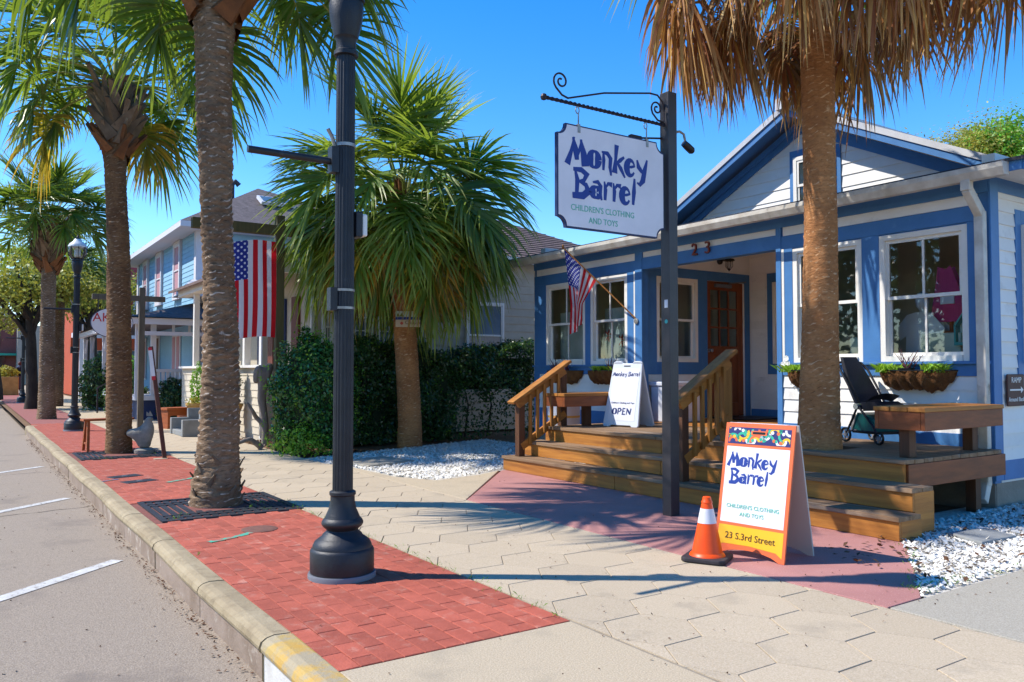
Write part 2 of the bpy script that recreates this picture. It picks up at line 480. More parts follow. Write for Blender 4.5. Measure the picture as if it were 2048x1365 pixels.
def np_mesh(name, v, f, mt, uv=None, smooth=False):
    """v (n,3), f (m,k) with one k, uv (m*k,2)"""
    me = bpy.data.meshes.new(name); k = f.shape[1]
    me.vertices.add(len(v)); me.vertices.foreach_set('co', np.ascontiguousarray(v, dtype=np.float32).ravel())
    me.loops.add(f.size); me.loops.foreach_set('vertex_index', f.ravel().astype(np.int32))
    me.polygons.add(len(f)); me.polygons.foreach_set('loop_start', np.arange(0, f.size, k, dtype=np.int32))
    me.polygons.foreach_set('loop_total', np.full(len(f), k, dtype=np.int32))
    if uv is not None:
        l = me.uv_layers.new(name='UVMap'); l.data.foreach_set('uv', np.ascontiguousarray(uv, dtype=np.float32).ravel())
    me.materials.append(MATS[mt]); me.update(calc_edges=True); me.validate()
    if smooth: me.polygons.foreach_set('use_smooth', [True] * len(me.polygons))
    return me

def leaf_mesh(name, pts, nrm, size, mt, aspect=.5, jit=.9):
    n = len(pts)
    d = nrm + nr.normal(0, jit, (n, 3)); d /= np.linalg.norm(d, axis=1, keepdims=True)
    a = np.cross(d, nr.normal(0, 1, (n, 3))); a /= np.linalg.norm(a, axis=1, keepdims=True)
    b = np.cross(d, a)
    s = size * nr.uniform(.65, 1.25, (n, 1))
    v = np.stack([pts - a * s * .5, pts - b * s * aspect * .5 + d * s * .06, pts + a * s * .5, pts + b * s * aspect * .5 + d * s * .06], 1).reshape(-1, 3)
    f = np.arange(4 * n).reshape(n, 4)
    r = nr.uniform(0, 1, n)
    uv = np.stack([np.tile([0, .5, 1, .5], (n, 1)), np.repeat(r[:, None], 4, 1)], 2)
    return np_mesh(name, v, f, mt, uv.reshape(-1, 2))
# ---------------------------------------------------------------- the setting: ground, road, kerb, pavements
def sheet(name, poly, z, mt, label=None):
    o = MB().poly([(x, y, z) for x, y in poly]).build(name, mt)
    return struct(o, label)

sheet('ground', [(-900, -400), (1200, -400), (1200, 1500), (-900, 1500)], -.33, 'soil')
sheet('road', [(-26, -30), (1.24, -30), (1.24, 420), (-26, 420)], -.2, 'asphalt')
sheet('yard', [(1.2, -30), (300, -30), (300, 420), (1.2, 420)], -.045, 'mulch')
for i, y0 in enumerate((3.22, 6.87, 10.52, 14.2)):
    ln = MB(); w = .055
    a, b = Vector((1.0, y0, -.196)), Vector((-2.6, y0 - 3.4, -.196)); d = (b - a).normalized(); s = Vector((d.y, -d.x, 0)) * w
    ln.poly([a - s, b - s, b + s, a + s]).build('parking_line', 'road_paint')['kind'] = 'structure'

def crack(pts, w):
    m = MB()
    for p_, q_ in zip(pts, pts[1:]):
        p2 = Vector((p_[0], p_[1], -.1975)); q2 = Vector((q_[0], q_[1], -.1975)); s_ = (q2 - p2).normalized(); s_ = Vector((-s_.y, s_.x, 0)) * w * rnd.uniform(.6, 1.3)
        m.poly([p2 - s_, q2 - s_, q2 + s_ * .7, p2 + s_])
    struct(m.build('road_crack', 'soil'))
def wander(p_, q_, n, amp): return [(p_[0] + (q_[0] - p_[0]) * k / n + rnd.gauss(0, amp), p_[1] + (q_[1] - p_[1]) * k / n + rnd.gauss(0, amp)) for k in range(n + 1)]
crack(wander((1.16, 9.75), (-1.5, 9.2), 22, .025), .006)
crack(wander((1.15, 13.4), (-1.5, 13.1), 18, .03), .006)
# kerb: separate cast lengths with open joints, the nearest one painted yellow
kerb = MB().box(1.2, -1.2, -.4, 1.31, 21.6, -.06).build('kerb', 'kerb_face'); struct(kerb)
prof = [(1.185, -.3), (1.18, -.068), (1.166, -.062), (1.163, -.045), (1.172, -.02), (1.195, -.004), (1.23, .004), (1.312, .0), (1.312, -.2)]
def kerb_len(y0, y1, mt, dx=0.0):
    m = MB(); ys = np.linspace(y0, y1, 9)
    for a in range(8):
        o0 = .006 * math.sin(ys[a] * 2.1); o1 = .006 * math.sin(ys[a + 1] * 2.1)
        for k in range(len(prof) - 1):
            m.poly([(prof[k][0] + o0, ys[a], prof[k][1] + o0 * .4), (prof[k][0] + o1, ys[a + 1], prof[k][1] + o1 * .4),
                    (prof[k + 1][0] + (o1 if k < 6 else 0), ys[a + 1], prof[k + 1][1] + o1 * .4), (prof[k + 1][0] + (o0 if k < 6 else 0), ys[a], prof[k + 1][1] + o0 * .4)], 1 if k == 0 else 0)
    m.poly([(x, y0, z) for x, z in prof]); m.poly([(x, y1, z) for x, z in reversed(prof)])
    return m.build('kerb_stone', [mt, 'kerb_white' if mt == 'kerb_yellow' else 'kerb_face'], kerb, smooth=50)
yk = [-1.2, .6, 2.3, 3.83, 5.02, 6.42, 7.75, 9.1, 10.6, 12.4, 14.5, 17, 19.5, 21.5]
for i in range(len(yk) - 1): kerb_len(yk[i] + .006, yk[i + 1] - .006, 'kerb_yellow' if i < 3 else 'kerb')
ke = MB()
for i in range(7):
    a0, a1 = math.pi / 2 * i / 6, math.pi / 2 * (i + 1) / 6
ke.lathe([(.14, -.3), (.148, -.05), (.135, -.015), (.1, .0), (.0, .003)], 20, (1.31, 21.5, 0)).build('kerb_end', 'kerb', kerb, smooth=40)

# brick strip between kerb and walk
BX0, BX1, BY0 = 1.315, 2.545, 3.24
strip = sheet('brick_strip', [(BX0, BY0), (BX1, BY0), (BX1, 21.4), (BX0, 21.4)], -.007, 'brick_joint')
NC = 12; cw = (BX1 - BX0) / NC; bl = .205; gap = .0028
def brick_into(m, x0, y0, x1, y1, z):
    e = .003
    m.raw([(x0, y0, z - .05), (x1, y0, z - .05), (x1, y1, z - .05), (x0, y1, z - .05), (x0, y0, z - e), (x1, y0, z - e), (x1, y1, z - e), (x0, y1, z - e),
           (x0 + e, y0 + e, z), (x1 - e, y0 + e, z), (x1 - e, y1 - e, z), (x0 + e, y1 - e, z)],
          [(0, 1, 5, 4), (1, 2, 6, 5), (2, 3, 7, 6), (3, 0, 4, 7), (4, 5, 9, 8), (5, 6, 10, 9), (6, 7, 11, 10), (7, 4, 8, 11), (8, 9, 10, 11)])
def blocked(x, y):
    if 1.36 < x < 2.6 and 7.2 < y < 8.42: return True
    if 1.36 < x < 2.6 and 12.75 < y < 14.2: return True
    return False
bm_ = MB(); brick_into(bm_, gap / 2, gap / 2, cw - gap / 2, bl - gap / 2, 0); brick_me = bm_.mesh('brick', 'brick')
bm_ = MB(); brick_into(bm_, gap / 2, gap / 2, cw - gap / 2, bl / 2 - gap / 2, 0); half_me = bm_.mesh('brick', 'brick')
nb = 0; far = MB()
for r in range(92):
    for c in range(NC):
        y = BY0 + r * bl + (bl / 2 if c % 2 else 0); x = BX0 + c * cw
        items = [(y, brick_me)]
        if c % 2 and r == 0: items.append((BY0, half_me))
        for yy, me in items:
            if blocked(x + cw / 2, yy + bl / 2): continue
            z = rnd.uniform(-.0016, .0012)
            if nb < 300:
                link('brick', me, strip, loc=(x, yy, z)); nb += 1
            else:
                brick_into(far, x + gap / 2, yy + gap / 2, x + cw - gap / 2, yy + bl - gap / 2, z)
tag(far.build('paver_field', 'brick', strip), kind='stuff')
sheet('far_brick_strip', [(BX0, 22.0), (BX1, 22.0), (BX1, 80), (BX0, 80)], -.004, 'far_brick')

# hexagonal slabs of the walk
HX0, HX1 = 2.555, 4.06
walk = sheet('sidewalk', [(HX0 - .012, -2.2), (HX1, -2.2), (HX1, 60), (HX0 - .012, 60)], -.006, 'hex_joint')
def clip(poly, ax, lim, keep_less):
    out = []
    for i in range(len(poly)):
        p, q = poly[i], poly[(i + 1) % len(poly)]
        ip = (p[ax] <= lim) == keep_less or p[ax] == lim; iq = (q[ax] <= lim) == keep_less or q[ax] == lim
        if ip: out.append(p)
        if ip != iq:
            t = (lim - p[ax]) / (q[ax] - p[ax]); out.append((p[0] + (q[0] - p[0]) * t, p[1] + (q[1] - p[1]) * t))
    return out
HR = .2455; hs = HR - .0036
def hexpoly(cx, cy): return [(cx + hs * math.cos(math.pi / 3 * k), cy + hs * math.sin(math.pi / 3 * k)) for k in range(6)]
def slab_mesh(poly, z=0):
    m = MB(); n = len(poly); cx = sum(p[0] for p in poly) / n; cy = sum(p[1] for p in poly) / n; e = .002
    ins = []
    for p in poly:
        d = math.hypot(p[0] - cx, p[1] - cy); ins.append((p[0] - (p[0] - cx) / d * e, p[1] - (p[1] - cy) / d * e))
    vs_ = [(*p, z - .02) for p in poly] + [(*p, z - .003) for p in poly] + [(*p, z) for p in ins]
    fs = [(i, (i + 1) % n, n + (i + 1) % n, n + i) for i in range(n)] + [(n + i, n + (i + 1) % n, 2 * n + (i + 1) % n, 2 * n + i) for i in range(n)] + [tuple(range(2 * n, 3 * n))]
    return m.raw(vs_, fs)
hex_me = slab_mesh(hexpoly(0, 0)).mesh('slab', 'hex')
farhex = MB()
for ci in range(-4, 4):
    for ri in range(-8, 62):
        cx = 3.525 + ci * 1.5 * HR; cy = 2.49 + ri * math.sqrt(3) * HR + (math.sqrt(3) / 2 * HR if ci % 2 else 0)
        if cy < -1.6 or cy > 22: continue
        z = rnd.uniform(-.0012, .0012)
        pl = hexpoly(cx, cy); xs = [p[0] for p in pl]
        if max(xs) < HX0 + .02 or min(xs) > HX1 - .02: continue
        near = cy < 12.5
        if min(xs) >= HX0 and max(xs) <= HX1:
            if near: link('slab', hex_me, walk, loc=(cx, cy, z))
            else: farhex.merge(slab_mesh(pl))
        else:
            pl = clip(clip(pl, 0, HX1 - .004, True), 0, HX0 + .002, False)
            if len(pl) < 3: continue
            if near: slab_mesh(pl, z).build('slab', 'hex', walk)
            else: farhex.merge(slab_mesh(pl))
tag(farhex.build('slab_field', 'hex', walk), kind='stuff')
sheet('far_walk', [(HX0, 22.2), (4.3, 22.2), (4.3, 80), (HX0, 80)], -.002, 'concrete')

def pad(name, poly, z, mt, th=.12):
    m = MB().prism(poly, z - th, z); return struct(m.build(name, mt, bevel=.006))
pad('concrete_crossing', [(1.315, -2.2), (2.535, -2.2), (2.535, 3.228), (1.315, 3.228)], .001, 'concrete')
pad('driveway', [(4.072, -2.2), (30, -2.2), (30, 2.462), (4.072, 2.462)], .002, 'grey_concrete')
pad('red_entrance_pad', [(4.07, 2.472), (4.40, 2.476), (5.9, 3.42), (5.9, 8.6), (5.62, 8.55), (4.25, 7.0), (4.07, 6.8)], .001, 'red_concrete')
pad('walk_apron', [(4.07, 6.82), (4.245, 7.02), (5.6, 8.58), (5.17, 8.36), (4.5, 8.2), (4.25, 8.75), (4.2, 9.9), (4.07, 10.5)], 0.0, 'concrete')
# beyond the kerb end: a side street mouth in the distance
sheet('side_street', [(1.2, 40), (60, 40), (60, 46), (1.2, 46)], -.03, 'grey_concrete')
sheet('verge', [(4.35, 36.0), (14, 36.0), (14, 39.6), (4.35, 39.6)], -.02, 'lawn')

# shell gravel beds: a base sheet and loose chips
sheet('gravel_bed', [(4.42, 2.47), (14, 2.47), (14, 3.9), (5.95, 3.9), (5.95, 3.4)], -.012, 'gravel_bed')
sheet('gravel_bed', [(4.07, 10.51), (4.21, 9.91), (4.26, 8.76), (4.51, 8.21), (5.17, 8.37), (5.6, 8.6), (8.0, 8.6), (8.0, 12.7), (4.07, 11.4)], -.011, 'gravel_bed')
def chips(name, poly, n, label, near):
    P = np.array(poly); lo, hi = P.min(0), P.max(0); pts = []
    def inside(x, y):
        c = False
        for i in range(len(poly)):
            (x1, y1), (x2, y2) = poly[i], poly[i - 1]
            if (y1 > y) != (y2 > y) and x < (x2 - x1) * (y - y1) / (y2 - y1) + x1: c = not c
        return c
    while len(pts) < n:
        x, y = rnd.uniform(lo[0], hi[0]), rnd.uniform(lo[1], hi[1])
        if inside(x, y): pts.append((x, y))
    pts = np.array(pts)
    base = np.array([(1, 0, 0), (-1, 0, 0), (0, 1, 0), (0, -1, 0), (0, 0, .55), (0, 0, -.5)], float)
    F = np.array([(0, 2, 4), (2, 1, 4), (1, 3, 4), (3, 0, 4)])
    V = []; FF = []
    v = base[None] * nr.uniform(.55, 1.35, (n, 6, 1)) * nr.uniform(.011, .027, (n, 1, 1))
    a = nr.uniform(0, 6.28, n); ca, sa = np.cos(a)[:, None], np.sin(a)[:, None]
    x = v[..., 0] * ca - v[..., 1] * sa * .7; y = v[..., 0] * sa + v[..., 1] * ca * .7
    tx = nr.normal(0, .45, (n, 1)); ty = nr.normal(0, .45, (n, 1))
    z = v[..., 2] + x * tx + y * ty
    v = np.stack([x + pts[:, :1], y + pts[:, 1:], z + nr.uniform(-.008, .012, (n, 1))], 2).reshape(-1, 3)
    f = (F[None] + 6 * np.arange(n)[:, None, None]).reshape(-1, 3)
    o = link(name, np_mesh(name, v, f, 'shell')); tag(o, label, 'gravel', None, 'stuff')
chips('shell_gravel', [(4.45, 2.5), (9.5, 2.5), (9.5, 3.7), (5.95, 3.62), (5.62, 3.28)], 9000, 'white shell gravel beside the wooden steps and driveway', True)
chips('shell_gravel', [(4.12, 10.55), (4.24, 9.95), (4.29, 8.8), (4.53, 8.26), (5.18, 8.42), (5.6, 8.66), (7.9, 8.66), (7.9, 12.6), (4.2, 11.3)], 11000, 'white shell gravel around the palm by the dark hedge', True)
o = MB().prism([(4.35, 9.75), (5.15, 10.0), (5.0, 10.75), (4.25, 10.45)], -.03, .028).build('stepping_stone', 'grey_concrete', bevel=.01)
tag(o, 'flat grey stepping stone set in the white gravel near the palm', 'stone')
o = MB().prism([(6.05, 2.95), (6.5, 2.92), (6.62, 3.2), (6.2, 3.28)], -.03, .03).build('stepping_stone', 'stone_grey', bevel=.012)
tag(o, 'small dark stone in the shaded gravel beside the deck', 'stone')

# leaf litter, twigs and grass tufts
def litter(name, n, fn, label, mt, size):
    pts = np.array([fn() for _ in range(n)]); nm = np.tile([0, 0, 1.0], (n, 1))
    o = link(name, leaf_mesh(name, pts, nm, size, mt, .55, .35)); tag(o, label, 'litter', None, 'stuff')
litter('leaf_litter', 360, lambda: (rnd.choice([rnd.uniform(1.4, 6), rnd.uniform(2.6, 5.6)]), abs(rnd.gauss(0, 1)) * 2.6 + 2.3, .006), 'small dark dry leaf bits scattered over the pavement', 'leaf_litter', .015)
litter('gutter_litter', 900, lambda: (1.17 - abs(rnd.gauss(0, .05)), rnd.uniform(3.8, 20), -.194 + rnd.uniform(0, .006)), 'dry leaf crumbs gathered along the gutter', 'leaf_litter', .024)
litter('road_litter', 160, lambda: (rnd.uniform(-.4, .95), rnd.uniform(3.6, 14), -.196), 'stray bits of leaf and dirt on the road', 'leaf_litter', .02)
litter('gravel_litter', 260, lambda: (rnd.uniform(4.8, 8.5), rnd.uniform(2.5, 3.5), .022), 'brown dry leaves lying on the white gravel', 'leaf_litter', .05)
litter('mulch_litter', 900, lambda: (rnd.uniform(4.1, 5.2), rnd.uniform(11.6, 16.3), -.02 + rnd.uniform(0, .03)), 'brown leaf mulch beside the cream cottage wall', 'leaf_litter', .07)
def tufts(name, spots, mt, label, h, n, spread=.05):
    V = []; F = []; U = []
    for (x, y, z) in spots:
        for k in range(n):
            a = rnd.uniform(0, 6.28); l = h * rnd.uniform(.35, 1.3); bx = x + rnd.gauss(0, spread); by = y + rnd.gauss(0, spread); w = h * .06
            tx, ty = math.cos(a), math.sin(a); lean = rnd.uniform(.2, 1.3)
            b = len(V)
            V += [(bx - ty * w, by + tx * w, z), (bx + ty * w, by - tx * w, z), (bx + tx * l * lean * .5, by + ty * l * lean * .5, z + l * .7), (bx + tx * l * lean, by + ty * l * lean, z + l * .9)]
            F.append((b, b + 1, b + 3, b + 2)); r = rnd.random(); U += [(0, r), (0, r), (1, r), (.6, r)]
    return np_mesh(name, np.array(V), np.array(F), mt, np.array(U))
spots = [(4.5 + rnd.uniform(0, .9), 2.5 + rnd.uniform(0, .12), 0) for _ in range(16)] + [(5.0 + .3 * i, 2.52, 0) for i in range(9)] + [(4.55 + .1 * i, 2.6 + .06 * i, 0) for i in range(10)]
spots += [(5.6, 3.3, 0), (1.5, 7.3, 0), (2.3, 7.35, 0), (2.2, 7.5, 0), (1.6, 7.45, 0), (2.35, 7.7, 0), (1.4, 12.9, 0), (1.6, 12.85, 0), (2.4, 13.2, 0), (1.7, 12.8, 0), (2.45, 12.5, 0), (1.32, 5.8, 0)]
spots += [(2.55, 3.4 + .17 * i + rnd.uniform(-.05, .05), 0) for i in range(26)]
o = link('grass_tufts', tufts('grass_tufts', spots, 'bright_leaf', '', .024, 9, .03)); tag(o, 'small green weeds in the pavement joints and gravel edge', 'weeds', None, 'stuff')

# covers, paint marks and grates in the brick strip
mh = MB().lathe([(.14, -.02), (.14, .004), (.125, .008), (.06, .009)], 28, (1.955, 6.455, 0)).build('utility_cover', 'cover', smooth=30)
tag(mh, 'round rusty utility cover set in the red bricks', 'cover')
def mark(pts, w, mt, label):
    m = MB()
    for a, b in zip(pts, pts[1:]):
        a, b = Vector((*a, .0042)), Vector((*b, .0042)); d = (b - a).normalized(); s = Vector((-d.y, d.x, 0)) * w
        m.poly([a - s, b - s, b + s, a + s])
    tag(m.build('paint_mark', mt), label, 'paint mark')
mark([(1.5, 6.17), (1.62, 6.21), (1.78, 6.29), (1.86, 6.35)], .03, 'teal_paint', 'teal spray paint mark beside the round cover on the bricks')
mark([(1.91, 9.72), (2.26, 9.98)], .03, 'teal_paint', 'teal spray paint streak on bricks behind the large palm')
mark([(1.31, 10.2), (1.5, 10.32)], .02, 'blue_paint', 'blue spray paint mark at the kerb beyond the palm')
for x, y, lb in ((1.46, 10.42, 'dark rectangular meter lid in the bricks, farther of two'), (1.53, 9.86, 'dark rectangular meter lid in the bricks, nearer of two')):
    t = thing('meter_lid', lb, 'cover', (x, y, 0), R(18), 'meter lids in the brick strip')
    MB().box(0, 0, -.03, .36, .2, .006).build('plate', 'grate', t, bevel=.006)
    MB().box(.15, .08, .006, .21, .12, .011).build('lifting_lug', 'lamp_grey', t)
def grate(cx, cy, label, rz=0):
    t = thing('tree_grate', label, 'tree grate', (cx, cy, 0), rz, 'tree grates around the street palms')
    h, q = .6, .27
    fr = MB()
    for a in ((-h, -h, h, -h + .05), (-h, h - .05, h, h), (-h, -h + .05, -h + .05, h - .05), (h - .05, -h + .05, h, h - .05)): fr.box(a[0], a[1], -.04, a[2], a[3], .006)
    fr.build('rim', 'grate', t)
    bars = MB()
    n = 15
    for i in range(n):
        x = -h + .06 + (2 * h - .12) * (i + .5) / n; w = .024
        segs = [(-h + .05, h - .05)] if abs(x) > q else [(-h + .05, -math.sqrt(q * q - x * x)), (math.sqrt(q * q - x * x), h - .05)]
        for s0, s1 in segs: bars.box(x - w, s0, -.03, x + w, s1, .0)
    for y in (-.42, -.3, .3, .42): bars.box(-h + .05, y - .02, -.035, h - .05, y + .02, .003)
    bars.build('bars', 'grate', t)
    MB().box(-h + .02, -h + .02, -.06, h - .02, h - .02, -.045).build('pit_soil', 'soil', t)
grate(1.98, 7.8, 'dark iron tree grate around the foreground palm trunk')
grate(1.98, 13.4, 'dark tree grate under the palm with the rooster statue')
# ---------------------------------------------------------------- the shop house
XF, YR, YL = 7.85, 3.70, 10.92      # facade plane, right and left corner
ZD = .54                            # deck height
house = thing('shop_house', 'white and blue clapboard shop with number 23 and shaded porch entry', 'house', (XF, YR, 0))
def hp(m, name, mt, **k): return m.build(name, mt, house, world=True, **k)
NX, NY, UY, UX = (-1, 0, 0), (0, -1, 0), (0, -1, 0), (1, 0, 0)

def siding(parent, P, u, n, length, z0, z1, expo, mt, name='siding_board', gaps=(), joined=False, clipf=None):
    """lapped boards on the plane through P; gaps = [(a0, a1, b0, b1)] openings; clipf(b) -> (a0, a1) for gables."""
    rows = max(1, round((z1 - z0) / expo)); e = (z1 - z0) / rows; M = frame(P, u, n); allm = MB(); cache = {}
    for r in range(rows):
        b0, b1 = z0 + r * e, z0 + (r + 1) * e
        segs = [(0, length)]
        if clipf:
            c0, c1 = clipf(b0 + .001); d0, d1 = clipf(b1 - .001)
            if c1 - c0 < .05: continue
            m = MB().raw([(c0, b0, .016), (c1, b0, .016), (d1, b1, .003), (d0, b1, .003), (c0, b0, 0), (c1, b0, 0)], [(0, 1, 2, 3), (4, 5, 1, 0)]).xf(M)
            m.build(name, mt, parent, world=True); continue
        for (g0, g1, h0, h1) in gaps:
            if h0 < b1 - .02 and h1 > b0 + .02:
                ns = []
                for s0, s1 in segs:
                    if g0 > s0: ns.append((s0, min(g0, s1)))
                    if g1 < s1: ns.append((max(g1, s0), s1))
                segs = [s for s in ns if s[1] - s[0] > .01]
        for s0, s1 in segs:
            vs_ = [(s0, b0, .016), (s1, b0, .016), (s1, b1, .003), (s0, b1, .003), (s0, b0, 0), (s1, b0, 0)]
            fs = [(0, 1, 2, 3), (4, 5, 1, 0), (0, 3, 4), (1, 5, 2)]
            if joined: allm.raw(vs_, fs)
            else:
                m = MB().raw([(a, b, c) for a, b, c in vs_], fs).xf(M); m.build(name, mt, parent, world=True)
    if joined: tag(allm.xf(M).build('siding', mt, parent, world=True), kind='stuff')

def window(parent, P, u, n, w, h, cols=2, rows=1, fr=.055, sw=.035, mt='trim_white', pane='window_glass', double=True, deep=.1, sill=True):
    sh = .056 if deep < .05 else 0.0      # windows set on the face of a wall stand proud of its boards
    M = frame(P, u, n) @ Matrix.Translation((0, 0, sh)); deep = deep + sh
    f = MB().box(0, 0, -deep, fr, h, .012).box(w - fr, 0, -deep, w, h, .012).box(fr, h - fr, -deep, w - fr, h, .012).box(fr, 0, -deep, w - fr, fr, .03 if sill else .012)
    fo = f.xf(M).build('window', mt, parent, world=True)
    def sash(b0, b1, c):
        m = MB().box(fr, b0, c, fr + sw, b1, c + .03).box(w - fr - sw, b0, c, w - fr, b1, c + .03).box(fr + sw, b0, c, w - fr - sw, b0 + sw, c + .03).box(fr + sw, b1 - sw, c, w - fr - sw, b1, c + .03)
        m.xf(M).build('sash', mt, fo, world=True)
        mu = MB(); t = .011
        for k in range(1, cols):
            a = fr + (w - 2 * fr) * k / cols; mu.box(a - t, b0 + sw, c + .004, a + t, b1 - sw, c + .026)
        for k in range(1, rows):
            b = b0 + (b1 - b0) * k / rows; mu.box(fr + sw, b - t, c + .006, w - fr - sw, b + t, c + .024)
        if mu.v: mu.xf(M).build('muntin', mt, fo, world=True)
        MB().poly([(fr + sw, b0 + sw, c + .015), (w - fr - sw, b0 + sw, c + .015), (w - fr - sw, b1 - sw, c + .015), (fr + sw, b1 - sw, c + .015)]).xf(M).build('pane', pane, fo, world=True)
    if double:
        mid = fr + (h - 2 * fr) * .5
        c0 = -.045 if not sh else -.028; c1 = -.08 if not sh else -.04
        sash(mid - .018, h - fr, c0); sash(fr, mid + .018, c1)
    else: sash(fr, h - fr, -.06 if not sh else -.03)
    return fo

# wall cores (behind the boards) with openings for the windows
WIN_R = [(3.90, 4.79), (4.99, 5.85)]; WIN_L = [(8.65, 9.47), (9.60, 10.60)]
Z0W, Z1W = 1.345, 2.645
def core(y0, y1, wins, nm):
    m = MB().box(XF, y0, .2, XF + .12, y1, Z0W).box(XF, y0, Z1W, XF + .12, y1, 3.08)
    ys = [y0] + [v for w in wins for v in w] + [y1]
    for a, b in zip(ys[::2], ys[1::2]): m.box(XF, a, Z0W, XF + .12, b, Z1W)
    hp(m, nm, 'blue')
core(YR, 6.04, WIN_R, 'wall'); core(8.36, YL, WIN_L, 'wall')
m = MB().box(XF + .13, YR, .2, XF + 6.5, YR + .12, 3.3)
hp(m, 'wall', 'white_board')
hp(MB().box(XF + .12, YL - .12, .2, 14.3, YL, 3.3), 'wall', 'white_board')
hp(MB().box(XF + .02, YR + .03, -.2, 14.3, YL - .03, .2).box(XF - .001, YR - .0, -.2, XF + .02, YL, .215), 'foundation', 'foundation')
hp(MB().box(XF + .02, YR - .004, -.2, 14.3, YR + .03, .215), 'foundation', 'foundation')
# painted boards on the facade, each its own piece
def fboard(y0, y1, z0, z1, d=.022, mt='blue', nm='trim_board'): hp(MB().box(XF - d, y0, z0, XF, y1, z1), nm, mt, bevel=.003)
for (y0, y1) in ((YR, 6.04), (8.36, YL)):
    fboard(y0, y1, .24, .655)                     # skirt
    fboard(y0, y1, 1.20, 1.315, .02)              # band under the windows
    fboard(y0 - .0, y1, 1.315, 1.343, .06)        # ledge
    fboard(y0 + .1 if y0 < 5 else y0 + .1, y1 - .06, 2.813, 2.915, .012, 'white_board')
for (a, b) in ((YR, 3.898), (4.792, 4.988), (5.852, 6.04), (8.36, 8.648), (9.472, 9.598), (10.602, YL)): fboard(a, b, 1.343, 2.66, .016)
fboard(YR, 6.04, 2.66, 2.81, .018); fboard(8.36, YL, 2.66, 2.81, .018)
fboard(YR, YL, 2.915, 3.06, .03)                 # frieze
siding(house, (XF, 6.0, 0), UY, NX, 6.0 - YR - .03, .655, 1.20, .125, 'white_board')
siding(house, (XF, YL - .14, 0), UY, NX, YL - .14 - 8.50, .655, 1.20, .125, 'white_board')
fboard(YR, YR + .1, .655, 1.2, .024); fboard(6.0, 6.07, .54, 2.92, .028); fboard(8.33, 8.47, .54, 2.92, .03); fboard(YL - .14, YL, .655, 1.2, .024)
hp(MB().box(XF - .02, 8.475, .66, XF, 8.505, 2.66), 'corner_trim', 'trim_white'); hp(MB().box(XF - .02, 5.965, 1.345, XF, 5.998, 2.66), 'corner_trim', 'trim_white')
hp(MB().box(XF + .0, YL, .2, XF + .1, YL + .03, 3.05), 'corner_trim', 'trim_white')
for (a, b) in WIN_R + WIN_L:
    window(house, (XF, b, Z0W), UY, NX, b - a, Z1W - Z0W, cols=2)
# header over the porch opening
hp(MB().box(XF - .02, 6.07, 2.67, XF + .12, 8.33, 2.835), 'header_beam', 'blue', bevel=.003)
hp(MB().box(XF + .0, 6.07, 2.835, XF + .12, 8.33, 2.915), 'header_band', 'white_board')
hp(MB().box(XF + .01, 6.04, 2.915, XF + .12, 8.36, 3.08), 'wall', 'blue')
# recessed porch: side wall with window and door, back wall
YP, XB = 8.46, 10.25
win_p = (8.22, 9.07); door_p = (9.27, 10.12)
m = MB()
m.box(XF + .12, YP, .2, win_p[0], YP + .12, 3.05).box(win_p[0], YP, .2, win_p[1], YP + .12, 1.38).box(win_p[0], YP, 2.62, win_p[1], YP + .12, 3.05)
m.box(win_p[1], YP, .2, door_p[0], YP + .12, 3.05).box(door_p[0], YP, 2.62, door_p[1], YP + .12, 3.05).box(door_p[1], YP, .2, XB + .12, YP + .12, 3.05)
hp(m, 'wall', 'white_board')
def pboard(x0, x1, z0, z1, d, mt='blue'): hp(MB().box(x0, YP - d, z0, x1, YP, z1), 'trim_board', mt, bevel=.003)
pboard(8.02, 8.22, 1.2, 2.76, .016); pboard(9.07, 9.27, .55, 2.76, .016); pboard(10.12, XB - .02, .55, 2.76, .016)
pboard(8.22, 9.07, 2.62, 2.76, .015); pboard(8.22, 9.07, 1.2, 1.38, .017); pboard(9.27, 10.12, 2.62, 2.76, .015)
siding(house, (7.97, YP, 0), UX, NY, 1.1, .56, 1.2, .125, 'white_board')
siding(house, (7.97, YP, 0), UX, NY, .055, 1.2, 2.76, .125, 'white_board')
window(house, (win_p[0], YP, 1.38), UX, NY, win_p[1] - win_p[0], 1.24, cols=1)
# back wall and right wall of the porch
hp(MB().box(XB, 6.04, .2, XB + .12, YP, 3.05), 'wall', 'white_board')
siding(house, (XB, YP - .02, 0), UY, NX, YP - .02 - 6.05, .66, 3.02, .125, 'white_board', gaps=[(.3, 1.25, 1.2, 2.75)])
hp(MB().box(XB - .02, 6.05, .54, XB, YP - .03, .66), 'trim_board', 'blue')
hp(MB().box(XB - .018, YP - .5, 1.2, XB, YP - .35, 2.75).box(XB - .018, YP - 1.25, 1.2, XB, YP - 1.1, 2.75).box(XB - .018, YP - 1.1, 2.6, XB, YP - .5, 2.75).box(XB - .018, YP - 1.1, 1.2, XB, YP - .5, 1.36), 'trim_board', 'blue')
window(house, (XB - .02, YP - .5, 1.36), UY, NX, .6, 1.24, cols=1, deep=.015, pane='pane_dark')
hp(MB().box(XF + .12, 6.04, .2, XB, 6.16, 3.05), 'wall', 'white_board')
hp(MB().box(XF + .0, 6.05, 3.05, XB + .1, YP + .1, 3.1), 'porch_ceiling', 'white_board')
